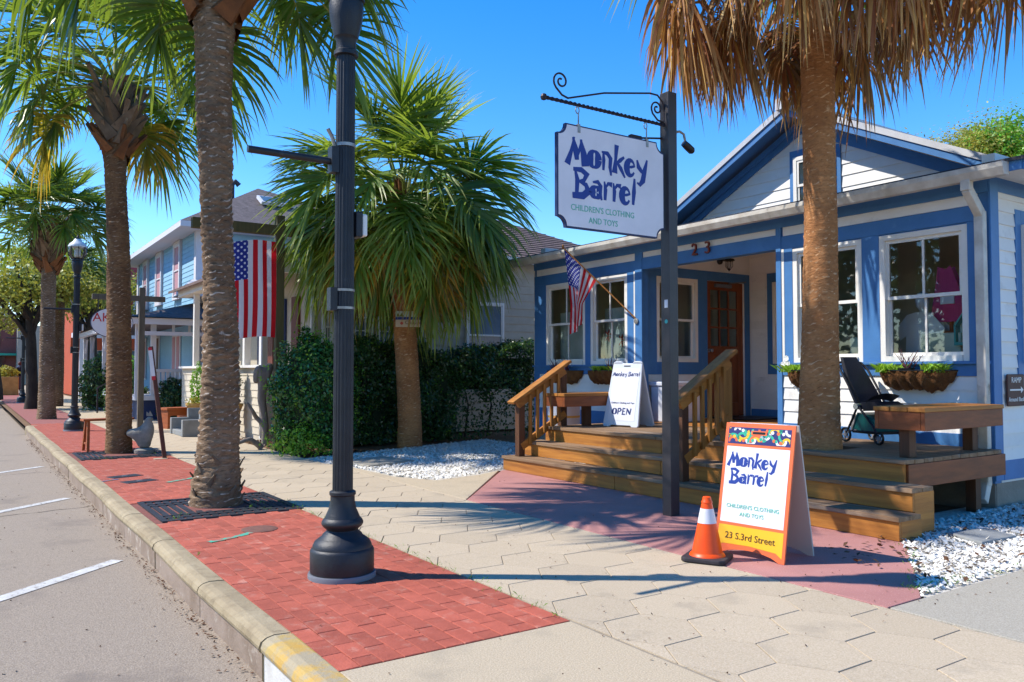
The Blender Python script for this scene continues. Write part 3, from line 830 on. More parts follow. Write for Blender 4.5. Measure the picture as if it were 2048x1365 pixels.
# the glazed wooden door
M = frame((door_p[0], YP + .03, .56), UX, NY); w, h = door_p[1] - door_p[0], 2.06
d = MB().box(0, 0, -.04, .12, h, 0).box(w - .12, 0, -.04, w, h, 0).box(.12, 0, -.04, w - .12, .2, 0).box(.12, .95, -.04, w - .12, 1.07, 0).box(.12, h - .13, -.04, w - .12, h, 0)
d.box(w / 2 - .05, .2, -.04, w / 2 + .05, .95, 0)
door = d.xf(M).build('door', 'door_wood', house, world=True, bevel=.004)
for k in range(2):
    a0 = .12 + k * (w / 2 - .07); MB().box(a0, .2, -.03, a0 + w / 2 - .17, .95, -.012).xf(M).build('panel', 'door_wood', door, world=True, bevel=.006)
mu = MB()
for k in (1, 2): mu.box(.12 + (w - .24) * k / 3 - .013, 1.07, -.03, .12 + (w - .24) * k / 3 + .013, h - .13, -.002)
for k in (1, 2): mu.box(.12, 1.07 + (h - 1.2) * k / 3 - .013, -.028, w - .12, 1.07 + (h - 1.2) * k / 3 + .013, -.004)
mu.xf(M).build('muntin', 'door_wood', door, world=True)
for i in range(3):
    for j in range(3):
        a0 = .12 + (w - .24) * i / 3; b0 = 1.07 + (h - 1.2) * j / 3
        MB().poly([(a0 + .012, b0 + .012, -.016), (a0 + (w - .24) / 3 - .012, b0 + .012, -.016), (a0 + (w - .24) / 3 - .012, b0 + (h - 1.2) / 3 - .012, -.016), (a0 + .012, b0 + (h - 1.2) / 3 - .012, -.016)]).xf(M).build('pane', 'window_glass', door, world=True)
MB().lathe([(.028, 0), (.028, .012), (.012, .02), (.012, .045), (.03, .055), (.028, .08), (.0, .088)], 16).xf(Matrix.Translation((.06, 1.0, 0))).xf(M).build('handle', 'chrome', door, world=True, smooth=40)
MB().box(.2, h - .09, 0, .55, h - .04, .05).beam((.5, h - .02, .03), (.85, h + .02, .06), .02, .02).xf(M).build('door_closer', 'lamp_grey', door, world=True)
hp(MB().box(9.25, YP - .75, .545, 10.15, YP - .1, .558), 'threshold', 'black_plastic')
# house number, lantern
for ch, y in (('2', 7.32), ('3', 7.1)):
    text('number', ch, .22, frame((XF - .045, y, 2.75), UY, NX), 'number_bronze', house, ext=.012)
lx, lz = 9.55, 2.93
lan = MB().lathe([(.05, 0), (.05, .03), (.03, .05)], 16).xf(frame((lx, YP - .005, lz), UX, NY)); lan.tube([(lx, YP - .05, lz), (lx, YP - .16, lz + .03), (lx, YP - .2, lz + .01)], .014, 8)
t = thing('wall_lantern', 'black caged wall lantern above the porch door', 'lantern', (lx, YP, lz))
lan.build('bracket', 'black_plastic', t, world=True, smooth=40)
MB().lathe([(.005, 0), (.075, -.02), (.085, -.045), (.04, -.05)], 18, (lx, YP - .2, lz + .03)).build('hood', 'black_plastic', t, world=True, smooth=40)
MB().lathe([(.035, 0), (.042, -.05), (.035, -.11), (.008, -.13)], 14, (lx, YP - .2, lz - .02)).build('glass_jar', 'lamp_glass', t, world=True, smooth=40)
cg = MB()
for k in range(6):
    a = k * math.pi / 3; cg.tube([(lx + .05 * math.cos(a), YP - .2 + .05 * math.sin(a), lz - .02), (lx + .055 * math.cos(a), YP - .2 + .055 * math.sin(a), lz - .1), (lx, YP - .2, lz - .17)], .004, 5)
cg.build('cage', 'black_plastic', t, world=True)

# right side wall: boards, blue corner, window, concrete footing
siding(house, (XF + .1, YR, 0), UX, NY, 6, .42, 3.0, .125, 'white_board', gaps=[(.36, 1.36, 1.2, 2.85)])
hp(MB().box(XF - .022, YR - .022, .24, XF + .13, YR, 3.06), 'corner_board', 'blue', bevel=.003)
hp(MB().box(XF + .13, YR - .024, .24, 14, YR, .42), 'trim_board', 'blue')
hp(MB().box(XF + .13, YR - .022, 2.93, 14, YR, 3.06), 'trim_board', 'blue')
for a in ((8.31, 8.42, 1.2, 2.8), (9.2, 9.31, 1.2, 2.8), (8.42, 9.2, 2.66, 2.8), (8.42, 9.2, 1.2, 1.33)):
    hp(MB().box(a[0], YR - .02, a[2], a[1], YR, a[3]), 'trim_board', 'blue', bevel=.003)
window(house, (8.42, YR - .001, 1.33), UX, NY, .78, 1.33, cols=2, deep=.015, pane='pane_dark')

# eaves, gutter, downspout, porch roof
EX, EY0, EY1, EZ = 7.60, 3.30, 11.25, 3.06
hp(MB().box(EX, EY0, EZ, XF + .1, EY1, EZ + .015), 'soffit', 'trim_white')
hp(MB().box(XF + .1, EY0, EZ, 14.4, YR, EZ + .015), 'soffit', 'trim_white')
hp(MB().box(EX - .02, EY0, EZ - .05, EX, EY1, EZ + .06).box(EX, EY0 - .02, EZ - .05, 14.4, EY0, EZ + .06), 'fascia', 'blue')
hp(MB().raw([(EX - .05, EY0 - .05, EZ + .06), (EX - .05, EY1, EZ + .06), (10.1, EY1, EZ + .52), (10.1, EY0 - .05, EZ + .52), (EX - .05, EY0 - .05, EZ + .03), (EX - .05, EY1, EZ + .03), (10.1, EY1, EZ + .49), (10.1, EY0 - .05, EZ + .49)],
            [(0, 3, 2, 1), (4, 5, 6, 7), (0, 1, 5, 4), (0, 4, 7, 3), (1, 2, 6, 5)]), 'porch_roof', 'roof_edge')
gm = MB()
for i in range(40):
    y0 = EY0 + .1 + i * (EY1 - EY0 - .15) / 40; y1 = y0 + (EY1 - EY0 - .15) / 40
    gm.raw([(EX - .02, y0, EZ - .085), (EX - .10, y0, EZ - .085), (EX - .135, y0, EZ - .02), (EX - .135, y0, EZ + .025), (EX - .12, y0, EZ + .03),
            (EX - .02, y1, EZ - .085), (EX - .10, y1, EZ - .085), (EX - .135, y1, EZ - .02), (EX - .135, y1, EZ + .025), (EX - .12, y1, EZ + .03)],
           [(0, 1, 6, 5), (1, 2, 7, 6), (2, 3, 8, 7), (3, 4, 9, 8)])
gm.raw([(EX - .02, EY0 + .1, EZ - .085), (EX - .10, EY0 + .1, EZ - .085), (EX - .135, EY0 + .1, EZ - .02), (EX - .135, EY0 + .1, EZ + .025), (EX - .02, EY0 + .1, EZ + .03)], [(0, 1, 2, 3, 4)])
gut = hp(gm, 'gutter', 'gutter')
dy = 3.74
ds = MB()
for p, q in (((EX - .07, dy, EZ - .07), (EX - .07, dy, EZ - .17)), ((EX - .07, dy, EZ - .15), (XF - .09, dy, EZ - .36)), ((XF - .09, dy, EZ - .33), (XF - .09, dy, .2)), ((XF - .09, dy, .22), (XF - .2, dy - .02, .07))):
    ds.beam(p, q, .085, .075, up=(0, 1, 0) if abs(p[0] - q[0]) > .01 else (0, 0, 1))
ds.build('downspout', 'gutter', gut, world=True, bevel=.008)
# gable above the porch roof
XG, GYc, GZ = 10.0, 7.25, 4.86
sl = .495
hp(MB().raw([(XG, YR, 3.1), (XG, YL, 3.1), (XG, GYc, GZ), (XG + .1, YR, 3.1), (XG + .1, YL, 3.1), (XG + .1, GYc, GZ)], [(0, 2, 1), (3, 4, 5)]), 'gable_wall', 'white_board')
siding(house, (XG, 0, 0), (0, 1, 0), NX, 0, 3.3, 4.75, .17, 'white_board', clipf=lambda b: (GYc - (GZ - b) / sl, GYc + (GZ - b) / sl))
def rake(sgn, d0, d1, x0, x1, mt, nm):
    # a board parallel to the roof slope between vertical offsets d0..d1 below the roof top line, from X x0 to x1
    ye = YR - .4 if sgn < 0 else YL + .4
    ze = GZ + .2 - sl * abs(ye - GYc); zt = GZ + .2
    poly = [(GYc, zt - d0), (ye, ze - d0), (ye, ze - d1), (GYc, zt - d1)]
    m = MB().raw([(x0, *p) for p in poly] + [(x1, *p) for p in poly], [(0, 1, 2, 3), (7, 6, 5, 4), (0, 4, 5, 1), (3, 2, 6, 7), (1, 5, 6, 2), (0, 3, 7, 4)])
    hp(m, nm, mt)
for s in (-1, 1):
    rake(s, 0, .085, XG - .42, 16, 'roof_metal', 'roof')
    rake(s, .087, .18, XG - .40, XG - .37, 'blue', 'bargeboard')
    rake(s, .09, .12, XG - .37, XG, 'blue', 'soffit')
    rake(s, .19, .27, XG - .1, XG - .04, 'blue', 'rake_trim')
    rake(s, .26, .36, XG - .04, XG - .003, 'blue', 'rake_trim')
hp(MB().box(XG - .47, GYc - .09, GZ + .2, XG + 4, GYc + .09, GZ + .24).box(XG - .5, GYc - .1, GZ + .1, XG - .425, GYc + .1, GZ + .26), 'ridge_cap', 'roof_metal')
hp(MB().box(XG - .03, 7.36, 3.45, XG, 7.47, 4.46).box(XG - .03, 6.64, 3.45, XG, 6.75, 4.4).box(XG - .03, 6.75, 4.34, XG, 7.36, 4.46), 'trim_board', 'blue')
window(house, (XG - .035, 7.36, 3.5), UY, NX, .61, .84, cols=1, deep=.02, pane='pane_dark')

# room behind the windows
hp(MB().box(XF + .12, YR + .12, .5, 10.0, 6.04, .54).box(XF + .12, YP + .12, .5, 11.5, YL - .12, .54), 'floor', 'interior_dark')
hp(MB().box(9.9, YR + .12, .54, 9.95, 6.04, 3.0).box(XF + .12, YP + 2.3, .54, 10.9, YP + 2.32, 3.0).box(10.9, YP + .12, .54, 10.95, YL - .12, 3.0), 'inner_wall', 'interior')
hp(MB().box(XF + .12, YR + .12, 2.96, 10.0, 6.04, 2.99).box(XF + .12, YP + .12, 2.96, 11.5, YL - .12, 2.99), 'inner_ceiling', 'interior')

# ---------------------------------------------------------------- shop window display
def stand(name, y0, y1, z1, label, x0=8.08, x1=8.5, mt='box_pale'):
    tag(MB().box(x0, y0, .54, x1, y1, z1).build(name, mt, bevel=.01), label, 'plinth')
stand('display_plinth', 4.1, 4.5, 1.63, 'pale green display box behind the wide window')
stand('display_plinth', 5.12, 5.3, 1.62, 'pale display box under the green lamp in the window')
t = thing('dress', 'pink striped child dress hanging in the shop window', 'dress', (8.3, 4.3, 0))
dm = MB()
for x in (8.26, 8.34):
    dm.poly([(x, 4.13, 1.75), (x, 4.5, 1.75), (x, 4.44, 2.1), (x, 4.41, 2.32), (x, 4.34, 2.28), (x, 4.28, 2.32), (x, 4.2, 2.1)][::1 if x > 8.3 else -1])
dm.poly([(8.26, 4.13, 1.75), (8.34, 4.13, 1.75), (8.34, 4.2, 2.1), (8.26, 4.2, 2.1)]); dm.poly([(8.26, 4.5, 1.75), (8.34, 4.5, 1.75), (8.34, 4.44, 2.1), (8.26, 4.44, 2.1)])
dm.build('cloth', 'pink_stripe', t, world=True)
MB().box(8.24, 4.24, 1.93, 8.258, 4.38, 2.03).build('badge', 'cloth_white', t, world=True)
MB().lathe([(.1, .0), (.1, .02), (.02, .03), (.02, .18), (.0, .2)], 14, (8.3, 4.3, 1.63)).build('stand_foot', 'orange_wood', t, world=True)
t = thing('shirt', 'small white tee shirt on a form in the shop window', 'shirt', (8.28, 4.58, 0))
MB().raw([(8.2, y, z) for y, z in ((4.44, 1.2), (4.72, 1.2), (4.7, 1.66), (4.78, 1.6), (4.82, 1.68), (4.7, 1.82), (4.62, 1.84), (4.54, 1.84), (4.46, 1.82), (4.34, 1.68), (4.38, 1.6), (4.46, 1.66))] +
         [(8.34, y, z) for y, z in ((4.44, 1.2), (4.72, 1.2), (4.7, 1.66), (4.78, 1.6), (4.82, 1.68), (4.7, 1.82), (4.62, 1.84), (4.54, 1.84), (4.46, 1.82), (4.34, 1.68), (4.38, 1.6), (4.46, 1.66))],
         [tuple(range(12)), tuple(range(23, 11, -1))] + [(i, (i + 1) % 12, 12 + (i + 1) % 12, 12 + i) for i in range(12)]).build('cloth', 'cloth_white', t, world=True, bevel=.02)
MB().lathe([(.03, 0), (.03, .06), (.06, .1), (.07, .17), (.05, .24), (.0, .26)], 14, (8.27, 4.58, 1.82)).build('head_form', 'cloth_white', t, world=True, smooth=50)
def teal_house(y0, y1, z0, z1, label):
    p = [(y0, z0), (y1, z0), (y1, z0 + (z1 - z0) * .62), ((y0 + y1) / 2, z1), (y0, z0 + (z1 - z0) * .62)]
    q = [(y0 + (a - y0) * .8 + (y1 - y0) * .1, z0 + .03 + (b - z0) * .82) for a, b in p]
    t = thing('house_frame', label, 'display frame', (8.05, y0, z0))
    n = 5; m = MB()
    vs_ = [(8.03, *a) for a in p] + [(8.03, *a) for a in q] + [(8.12, *a) for a in p] + [(8.12, *a) for a in q]
    m.raw(vs_, [(i, (i + 1) % n, n + (i + 1) % n, n + i) for i in range(n)] + [(2 * n + i, 2 * n + (i + 1) % n, (i + 1) % n, i) for i in range(n)] + [(n + i, n + (i + 1) % n, 3 * n + (i + 1) % n, 3 * n + i) for i in range(n)])
    m.build('rim', 'teal_frame', t, world=True)
    MB().poly([(8.115, *a) for a in p]).build('back', 'box_pale', t, world=True)
teal_house(3.97, 4.14, 1.5, 1.82, 'teal house shaped frame in the corner of the wide window')
teal_house(5.03, 5.1, 1.46, 1.8, 'teal house shaped frame in the narrow window')
t = thing('table_lamp', 'green striped lamp shade on yellow base in the window', 'lamp', (8.28, 5.22, 1.62))
MB().lathe([(.045, 0), (.05, .02), (.02, .05), (.03, .12), (.022, .16), (.034, .22), (.02, .3), (.012, .36)], 16).build('base', 'yellow_base', t, smooth=50)
MB().lathe([(.12, .36), (.122, .37), (.085, .78), (.08, .78)], 20).build('lamp_shade', 'shade_green', t, smooth=50)
tag(MB().box(8.1, 5.72, 1.4, 8.14, 5.84, 2.55).build('curtain', 'curtain'), 'pale green curtain edge inside the narrow window', 'curtain')
for (a, b, lb) in ((8.7, 9.44, 'pale paper screen low behind the window by the flag'), (9.64, 10.56, 'pale paper screen low behind the leftmost shop window')):
    tag(MB().box(8.1, a, 1.36, 8.12, b, 2.2).build('window_screen', 'curtain'), lb, 'screen')
for y, z, lb in ((9.28, 1.78, 'red star decoration on the leftmost window glass'), (8.98, 1.7, 'red leafy decoration on the window by the flag')):
    m = MB()
    for k in range(7):
        a = k * .9; m.poly([(8.02, y, z), (8.02, y + .05 * math.cos(a) - .018, z + .05 * math.sin(a)), (8.02, y + .1 * math.cos(a), z + .11 * math.sin(a)), (8.02, y + .05 * math.cos(a) + .018, z + .05 * math.sin(a))])
    m.raw([(p[0] + .01, p[1], p[2]) for p in m.v], m.f)
    tag(m.build('window_sticker', 'flower_red'), lb, 'sticker')

# ramp sign on the side wall
t = thing('ramp_sign', 'brown wall sign reading ramp around back with arrow', 'sign', (8.06, YR - .02, .93))
MB().box(8.03, YR - .045, .92, 8.36, YR - .03, 1.22).build('plate', 'ramp_brown', t, world=True, bevel=.01)
MS = lambda a, b: frame((8.195 + a, YR - .047, b), UX, NY)
text('lettering', 'RAMP', .075, MS(0, 1.14), 'letter_white', t); text('lettering', 'Around Back', .058, MS(0, .965), 'letter_white', t)
MB().box(8.07, YR - .0475, 1.065, 8.29, YR - .046, 1.08).poly([(8.28, YR - .0477, 1.04), (8.33, YR - .0477, 1.0725), (8.28, YR - .0477, 1.105)]).build('arrow', 'letter_white', t, world=True)

# ---------------------------------------------------------------- deck, steps, rails, benches
deck = thing('wooden_deck', 'stained timber deck with three wide steps before the shop', 'deck', (5.68, 3.6, 0))
def dk(m, nm, mt, **k): return m.build(nm, mt, deck, world=True, **k)
PX, PY, PRAD = 6.62, 4.66, .24
def plank_y(x0, x1, y0, y1, z1, th, mt, nm='plank'):
    if y1 - y0 > 3.2:
        c = y0 + (y1 - y0) * rnd.uniform(.38, .62); parts = ((y0, c - .002), (c + .002, y1))
    else: parts = ((y0, y1),)
    for a, b in parts:
        if x0 < PX + PRAD and x1 > PX - PRAD and a < PY - PRAD and b > PY + PRAD and z1 > .4:
            for a2, b2 in ((a, PY - PRAD), (PY + PRAD, b)): dk(MB().box(x0, a2, z1 - th, x1, b2, z1), nm, mt, bevel=.004)
        else: dk(MB().box(x0, a, z1 - th, x1, b, z1), nm, mt, bevel=.004)
for (x0, z, y0, y1) in ((5.68, .18, 3.35, 8.6), (5.95, .36, 3.40, 8.52)):
    plank_y(x0 - .02, x0 + .125, y0 - .01, y1 + .01, z + rnd.uniform(-.001, .001), .036, 'tread_y', 'tread')
    plank_y(x0 + .13, x0 + .275, y0 - .01, y1 + .01, z + rnd.uniform(-.001, .001), .036, 'tread_y', 'tread')
    plank_y(x0, x0 + .03, y0, y1, z - .037, .14, 'deck_y', 'riser')
    for ys in (y0, y1 - .035): dk(MB().box(x0 + .03, ys, .0 if z < .3 else .0, x0 + .3, ys + .035, z - .037), 'stringer', 'deck_x')
plank_y(6.22, 6.25, 3.62, 8.43, .503, .15, 'deck_y', 'riser')
x = 6.20; i = 0
while x < XF - .1:
    plank_y(x, min(x + .138, XF - .005), 3.6, 8.45 if x < 7.6 else 8.45, ZD + rnd.uniform(-.0015, .0015), .036, 'tread_y'); x += .143
while x < XB - .05:
    dk(MB().box(x, 6.17, ZD - .036, min(x + .138, XB), YP - .01, ZD), 'plank', 'deck_y', bevel=.004); x += .143
dk(MB().box(6.252, 3.6, .31, XF - .01, 3.635, .5), 'side_fascia', 'bench_red', bevel=.004)
dk(MB().box(6.252, 8.41, .31, XF - .01, 8.445, .5), 'side_fascia', 'bench_red', bevel=.004)
for y in (3.7, 5.2, 6.8, 8.3):
    for xx in (6.5, 7.5): dk(MB().box(xx, y, -.05, xx + .09, y + .09, .5), 'deck_post', 'post_brown')
for y in (4.4, 5.9, 7.4): dk(MB().box(6.3, y, .3, 7.8, y + .04, .5), 'joist', 'post_brown')

def railing(y, xlo, xhi, zlo, zhi, label, hi_mt):
    """a short stair rail: lower post on the first tread, upper post on the deck, sloping cap, balusters."""
    t = thing('stair_rail', label, 'railing', (xlo, y, .18), 0, 'stair rails of the shop deck')
    sl_ = (zhi - zlo) / (xhi - xlo)
    zt = lambda x: zlo + (x - xlo) * sl_
    MB().box(xlo - .045, y - .045, .181, xlo + .045, y + .045, zt(xlo) - .06).build('post', 'post_brown', t, world=True, bevel=.004)
    MB().box(xhi - .045, y - .045, ZD + .001, xhi + .045, y + .045, zt(xhi) - .06).build('post', hi_mt, t, world=True, bevel=.004)
    a, b = (xlo - .14, y, zt(xlo - .14)), (xhi + .1, y, zt(xhi + .1))
    MB().beam(a, b, .15, .038).build('cap_rail', 'deck_x', t, world=True, bevel=.008)
    MB().beam((xlo - .06, y - .03, zt(xlo - .06) - .075), (xhi + .02, y - .03, zt(xhi + .02) - .075), .036, .09).build('upper_rail', 'deck_x', t, world=True, bevel=.004)
    MB().beam((xlo - .0, y - .03, zt(xlo) - .63), (xhi + .02, y - .03, zt(xhi + .02) - .63), .036, .09).build('lower_rail', 'deck_x', t, world=True, bevel=.004)
    for k in range(1, 6):
        xx = xlo + (xhi - xlo) * k / 6
        MB().box(xx - .018, y - .085, zt(xx) - .66, xx + .018, y - .049, zt(xx) - .045).build('baluster', 'deck_z', t, world=True, bevel=.003)
railing(8.40, 5.80, 6.47, .93, 1.32, 'timber stair rail at the far end of the steps', 'post_brown')
railing(5.62, 5.80, 6.43, 1.02, 1.40, 'timber stair rail behind the sign post with golden top post', 'deck_z')
def bench(x0, x1, y0, y1, zt, label, legs, dep_, nm_):
    t = thing('bench', label, 'bench', ((x0 + x1) / 2, (y0 + y1) / 2, ZD), 0, 'built-in deck benches')
    alongx = x1 - x0 > y1 - y0; n = 3
    for k in range(n):
        if alongx:
            w = (y1 - y0) / n; MB().box(x0, y0 + k * w + .003, zt - .036, x1, y0 + (k + 1) * w - .003, zt).build('seat_board', 'deck_x', t, world=True, bevel=.004)
        else:
            w = (x1 - x0) / n; MB().box(x0 + k * w + .003, y0, zt - .036, x0 + (k + 1) * w - .003, y1, zt).build('seat_board', 'deck_y', t, world=True, bevel=.004)
    for a in ((x0 + .01, y0 + .01, x1 - .01, y0 + .045), (x0 + .01, y1 - .045, x1 - .01, y1 - .01), (x0 + .01, y0 + .047, x0 + .045, y1 - .047), (x1 - .045, y0 + .047, x1 - .01, y1 - .047)):
        MB().box(a[0], a[1], zt - .036 - dep_, a[2], a[3], zt - .0365).build('apron', nm_, t, world=True, bevel=.003)
    for (lx_, ly_) in legs: MB().box(lx_ - .05, ly_ - .045, ZD + .001, lx_ + .05, ly_ + .045, zt - .04).build('leg', 'post_brown', t, world=True, bevel=.004)
bench(6.33, 7.62, 3.50, 3.95, .955, 'timber bench on the deck corner beside the stroller', ((6.45, 3.72), (7.5, 3.74)), .15, 'bench_red')
bench(6.22, 7.62, 8.03, 8.46, .965, 'dark timber bench behind the open sign on deck', ((7.4, 8.25), (6.75, 8.25)), .13, 'bench_red')
# ---------------------------------------------------------------- street lamps
def make_lamp(label):
    t = thing('street_lamp', label, 'street lamp', (1.935, 4.716, 0), 0, 'black street lamps along the kerb')
    MB().lathe([(.205, -.01), (.205, .02), (.2, .03)], 40).build('footing', 'lamp_grey', t, smooth=30)
    MB().lathe([(.19, .025), (.193, .05), (.193, .16), (.186, .172), (.18, .178), (.178, .19), (.166, .215), (.14, .235), (.125, .245), (.118, .258), (.098, .275), (.095, .283), (.1, .29), (.118, .305), (.126, .318), (.126, .33), (.118, .345), (.108, .355)], 40).build('base', 'lamp_black', t, smooth=32)
    MB().lathe([(.108, .352), (.1, .372), (.083, .41), (.074, .455), (.073, .49)], 40, flute=.06).build('fluted_neck', 'lamp_black', t, smooth=25)
    MB().lathe([(.073, .488), (.08, .495), (.08, .512), (.072, .518), (.062, .522)], 40).build('collar', 'lamp_black', t, smooth=30)
    MB().lathe([(.062, .52), (.0605, 1.5), (.059, 2.5), (.058, 3.22)], 40, flute=.075, fr=(.5, 4)).build('pole', 'lamp_black', t, smooth=20)
    MB().lathe([(.058, 3.21), (.075, 3.215), (.075, 3.24), (.062, 3.25), (.062, 3.31), (.07, 3.325), (.075, 3.33), (.1, 3.44), (.108, 3.53), (.1, 3.56), (.112, 3.565), (.112, 3.6)], 32).build('capital', 'lamp_black', t, smooth=30)
    g = MB().lathe([(.1, 3.6), (.155, 3.68), (.175, 3.78), (.172, 3.86)], 28).build('globe', 'lamp_glass', t, smooth=60)
    MB().lathe([(.05, 3.6), (.062, 3.7), (.058, 3.82), (.03, 3.86)], 18).build('diffuser', 'globe_frost', g, smooth=60)
    rb = MB()
    for k in range(8):
        a = k * math.pi / 4; rb.tube([(r * math.cos(a), r * math.sin(a), z) for r, z in ((.105, 3.6), (.159, 3.68), (.179, 3.78), (.177, 3.87))], .006, 5)
    rb.build('globe_ribs', 'lamp_black', t)
    MB().lathe([(.18, 3.855), (.182, 3.88), (.15, 3.93), (.09, 3.98), (.07, 4.02), (.062, 4.03)], 28).build('globe_cap', 'lamp_white', t, smooth=40)
    MB().lathe([(.065, 4.03), (.068, 4.045), (.02, 4.06), (.026, 4.08), (.012, 4.1), (.0, 4.14)], 16).build('finial', 'lamp_black', t, smooth=40)
    for z in (2.54,):
        a = MB().tube([(-.05, 0, z), (-.60, 0, z)], .022, 12).build('banner_arm', 'lamp_black', t, smooth=40)
        MB().box(-.1, -.035, z - .07, -.052, .035, z + .09).build('bracket', 'lamp_black', a)
        MB().lathe([(.064, z + .1), (.064, z + .12)], 28).build('strap', 'bracket_metal', a, smooth=40)
        MB().tube([(-.065, 0, z + .09), (-.09, 0, z + .16), (-.115, 0, z + .2)], .012, 6).build('hook', 'bracket_metal', a)
    b = MB().box(-.1, -.03, 1.62, -.055, .03, 1.76).build('lower_bracket', 'lamp_black', t)
    MB().lathe([(.064, 1.63), (.064, 1.645)], 28).lathe([(.064, 1.74), (.064, 1.755)], 28).build('strap', 'bracket_metal', b, smooth=40)
    return t
lamp1 = make_lamp('tall black fluted street lamp in the foreground with empty banner arm')
t_ = MB().box(.055, -.05, 2.08, .1, .05, 2.24).build('outlet_box', 'lamp_black', lamp1, bevel=.008)
MB().box(.1, -.045, 2.09, .135, .045, 2.23).build('clear_cover', 'lamp_white', t_, bevel=.01)
dup(lamp1, (1.92, 19.2, 0), 0, 'black street lamp with acorn globe beyond the rooster palm')
dup(lamp1, (1.9, 37.2, 0), 0, 'small distant black street lamp beside the dark oak trunk')

# ---------------------------------------------------------------- palms
def frond_mesh(name, elev, Lp, Lb, n, curl, droop, mts, seed, spread=108, dead=False, wid=.05):
    r = random.Random(seed); g = Vector((0, 0, -1)); S = Vector((0, 1, 0))
    m_pts = []; p = Vector((0, 0, 0)); th = R(elev); ns = 7; ds = Lp / ns; pts = [p.copy()]; dirs = [th]
    for i in range(ns):
        th -= R(curl * .35 / ns) * (1 + i / ns); p = p + Vector((math.cos(th), 0, math.sin(th))) * ds; pts.append(p.copy())
    Lc = Lb * .5; nc = 6; cost = [(p.copy(), th)]
    for i in range(nc):
        th -= R(curl / nc); p = p + Vector((math.cos(th), 0, math.sin(th))) * (Lc / nc); cost.append((p.copy(), th))
    mb = MB(); mb.tube(pts, [.028 - .018 * i / ns for i in range(ns + 1)], 4, 1)
    mb.tube([c[0] for c in cost], [.01 - .007 * i / nc for i in range(nc + 1)], 3, 1)
    uvs = [(0, .5)] * sum(len(f) for f in mb.f)
    K = 5; wprof = (.5, 1.0, .92, .7, .38, .0)
    for i in range(n):
        t = -1 + 2 * (i + .5) / n; a = abs(t); sd = 1 if t > 0 else -1
        f_ = (1 - a) ** 1.15 * nc; k = min(int(f_), nc - 1); fr_ = f_ - k
        base = cost[k][0].lerp(cost[k + 1][0], fr_); tht = cost[k][1] * (1 - fr_) + cost[k + 1][1] * fr_
        T = Vector((math.cos(tht), 0, math.sin(tht))); N = S.cross(T) * -1
        if N.z < 0 and elev > -80: N = -N if abs(tht) < R(90) else N
        ang = R(spread) * a ** .9 + R(r.gauss(0, 2.5))
        d = T * math.cos(ang) + S * sd * math.sin(ang) + N * (.22 + r.gauss(0, .08 if not dead else .25))
        d.normalize()
        L = Lb * (.72 + .28 * math.cos(a * 1.5)) * r.uniform(.86, 1.06); q = base.copy()
        dr = droop * r.uniform(.7, 1.35); w0 = wid * r.uniform(.8, 1.15); tw = R(r.choice((-32, 32)) + r.gauss(0, 10)) if not dead else R(r.uniform(-70, 70))
        rv = r.random(); kink = r.random() < .25
        secs = []
        side0 = None
        for k2 in range(K + 1):
            tt = k2 / K
            dd = (d + g * dr * (tt ** (1.7 if not dead else .8)) * (1.8 if kink and tt > .5 else 1)).normalized()
            sv_ = dd.cross(N)
            if sv_.length < .05: sv_ = dd.cross(S)
            sv_.normalize(); sv_ = Matrix.Rotation(tw, 3, dd) @ sv_
            w = w0 * wprof[k2] * (1.0 if not dead else .7)
            if k2 == K: secs.append([q.copy()])
            else: secs.append([q - sv_ * w / 2, q + sv_ * w / 2])
            q = q + dd * (L / K)
        b = len(mb.v)
        for s_ in secs: mb.v += [tuple(x) for x in s_]
        for k2 in range(K - 1):
            mb.f.append([b + 2 * k2, b + 2 * k2 + 1, b + 2 * k2 + 3, b + 2 * k2 + 2]); mb.m.append(0)
            u0, u1 = k2 / K, (k2 + 1) / K; uvs += [(u0, rv), (u0, rv), (u1, rv), (u1, rv)]
        mb.f.append([b + 2 * K - 2, b + 2 * K - 1, b + 2 * K]); mb.m.append(0); uvs += [((K - 1) / K, rv)] * 2 + [(1, rv)]
    me = mb.mesh(name, mts)
    l = me.uv_layers.new(name='UVMap'); l.data.foreach_set('uv', [c for u in uvs for c in u])
    return me

FR = {}
def fr_class(key, elev, curl, droop, mts, dead=False, Lp=1.05, Lb=.98, n=56, k=3, wid=.044):
    FR[key] = [frond_mesh('frond', elev + 4 * i, Lp * (1 + .06 * i), Lb * (.94 + .06 * i), n, curl + 6 * i, droop, mts, 100 * len(FR) + i, dead=dead, wid=wid) for i in range(k)]
G = ['frond_green', 'petiole']; GB = ['frond_bright', 'petiole']; GY = ['frond_yellow', 'petiole']; GT = ['frond_tipped', 'petiole']; GD = ['frond_dead', 'petiole_dead']; GG = ['frond_dead_grey', 'petiole_dead']
for nm_, ms in (('g', G), ('b', GB)):
    fr_class(nm_ + '80', 78, 25, .35, ms); fr_class(nm_ + '60', 58, 45, .5, ms); fr_class(nm_ + '40', 40, 60, .75, ms)
    fr_class(nm_ + '20', 20, 65, 1.0, ms); fr_class(nm_ + '0', 0, 60, 1.3, ms); fr_class(nm_ + '-20', -20, 50, 1.6, ms)
fr_class('y-10', -10, 60, 1.8, GY); fr_class('y-35', -35, 42, 2.2, GY); fr_class('t-15', -15, 58, 1.9, GT); fr_class('t-40', -40, 40, 2.4, GT)
fr_class('d-25', -18, 66, 3.2, GD, True, n=40, k=4, Lb=.78); fr_class('d-50', -45, 38, 3.6, GD, True, n=40, k=4, Lb=.78); fr_class('d-70', -66, 18, 3.6, GD, True, n=36, k=3)
fr_class('e-40', -22, 60, 3.4, GG, True, n=38, k=3, Lb=.8)
fr_class('d0', 6, 85, 3.0, GD, True, n=40, k=4, Lb=.78, Lp=1.15)

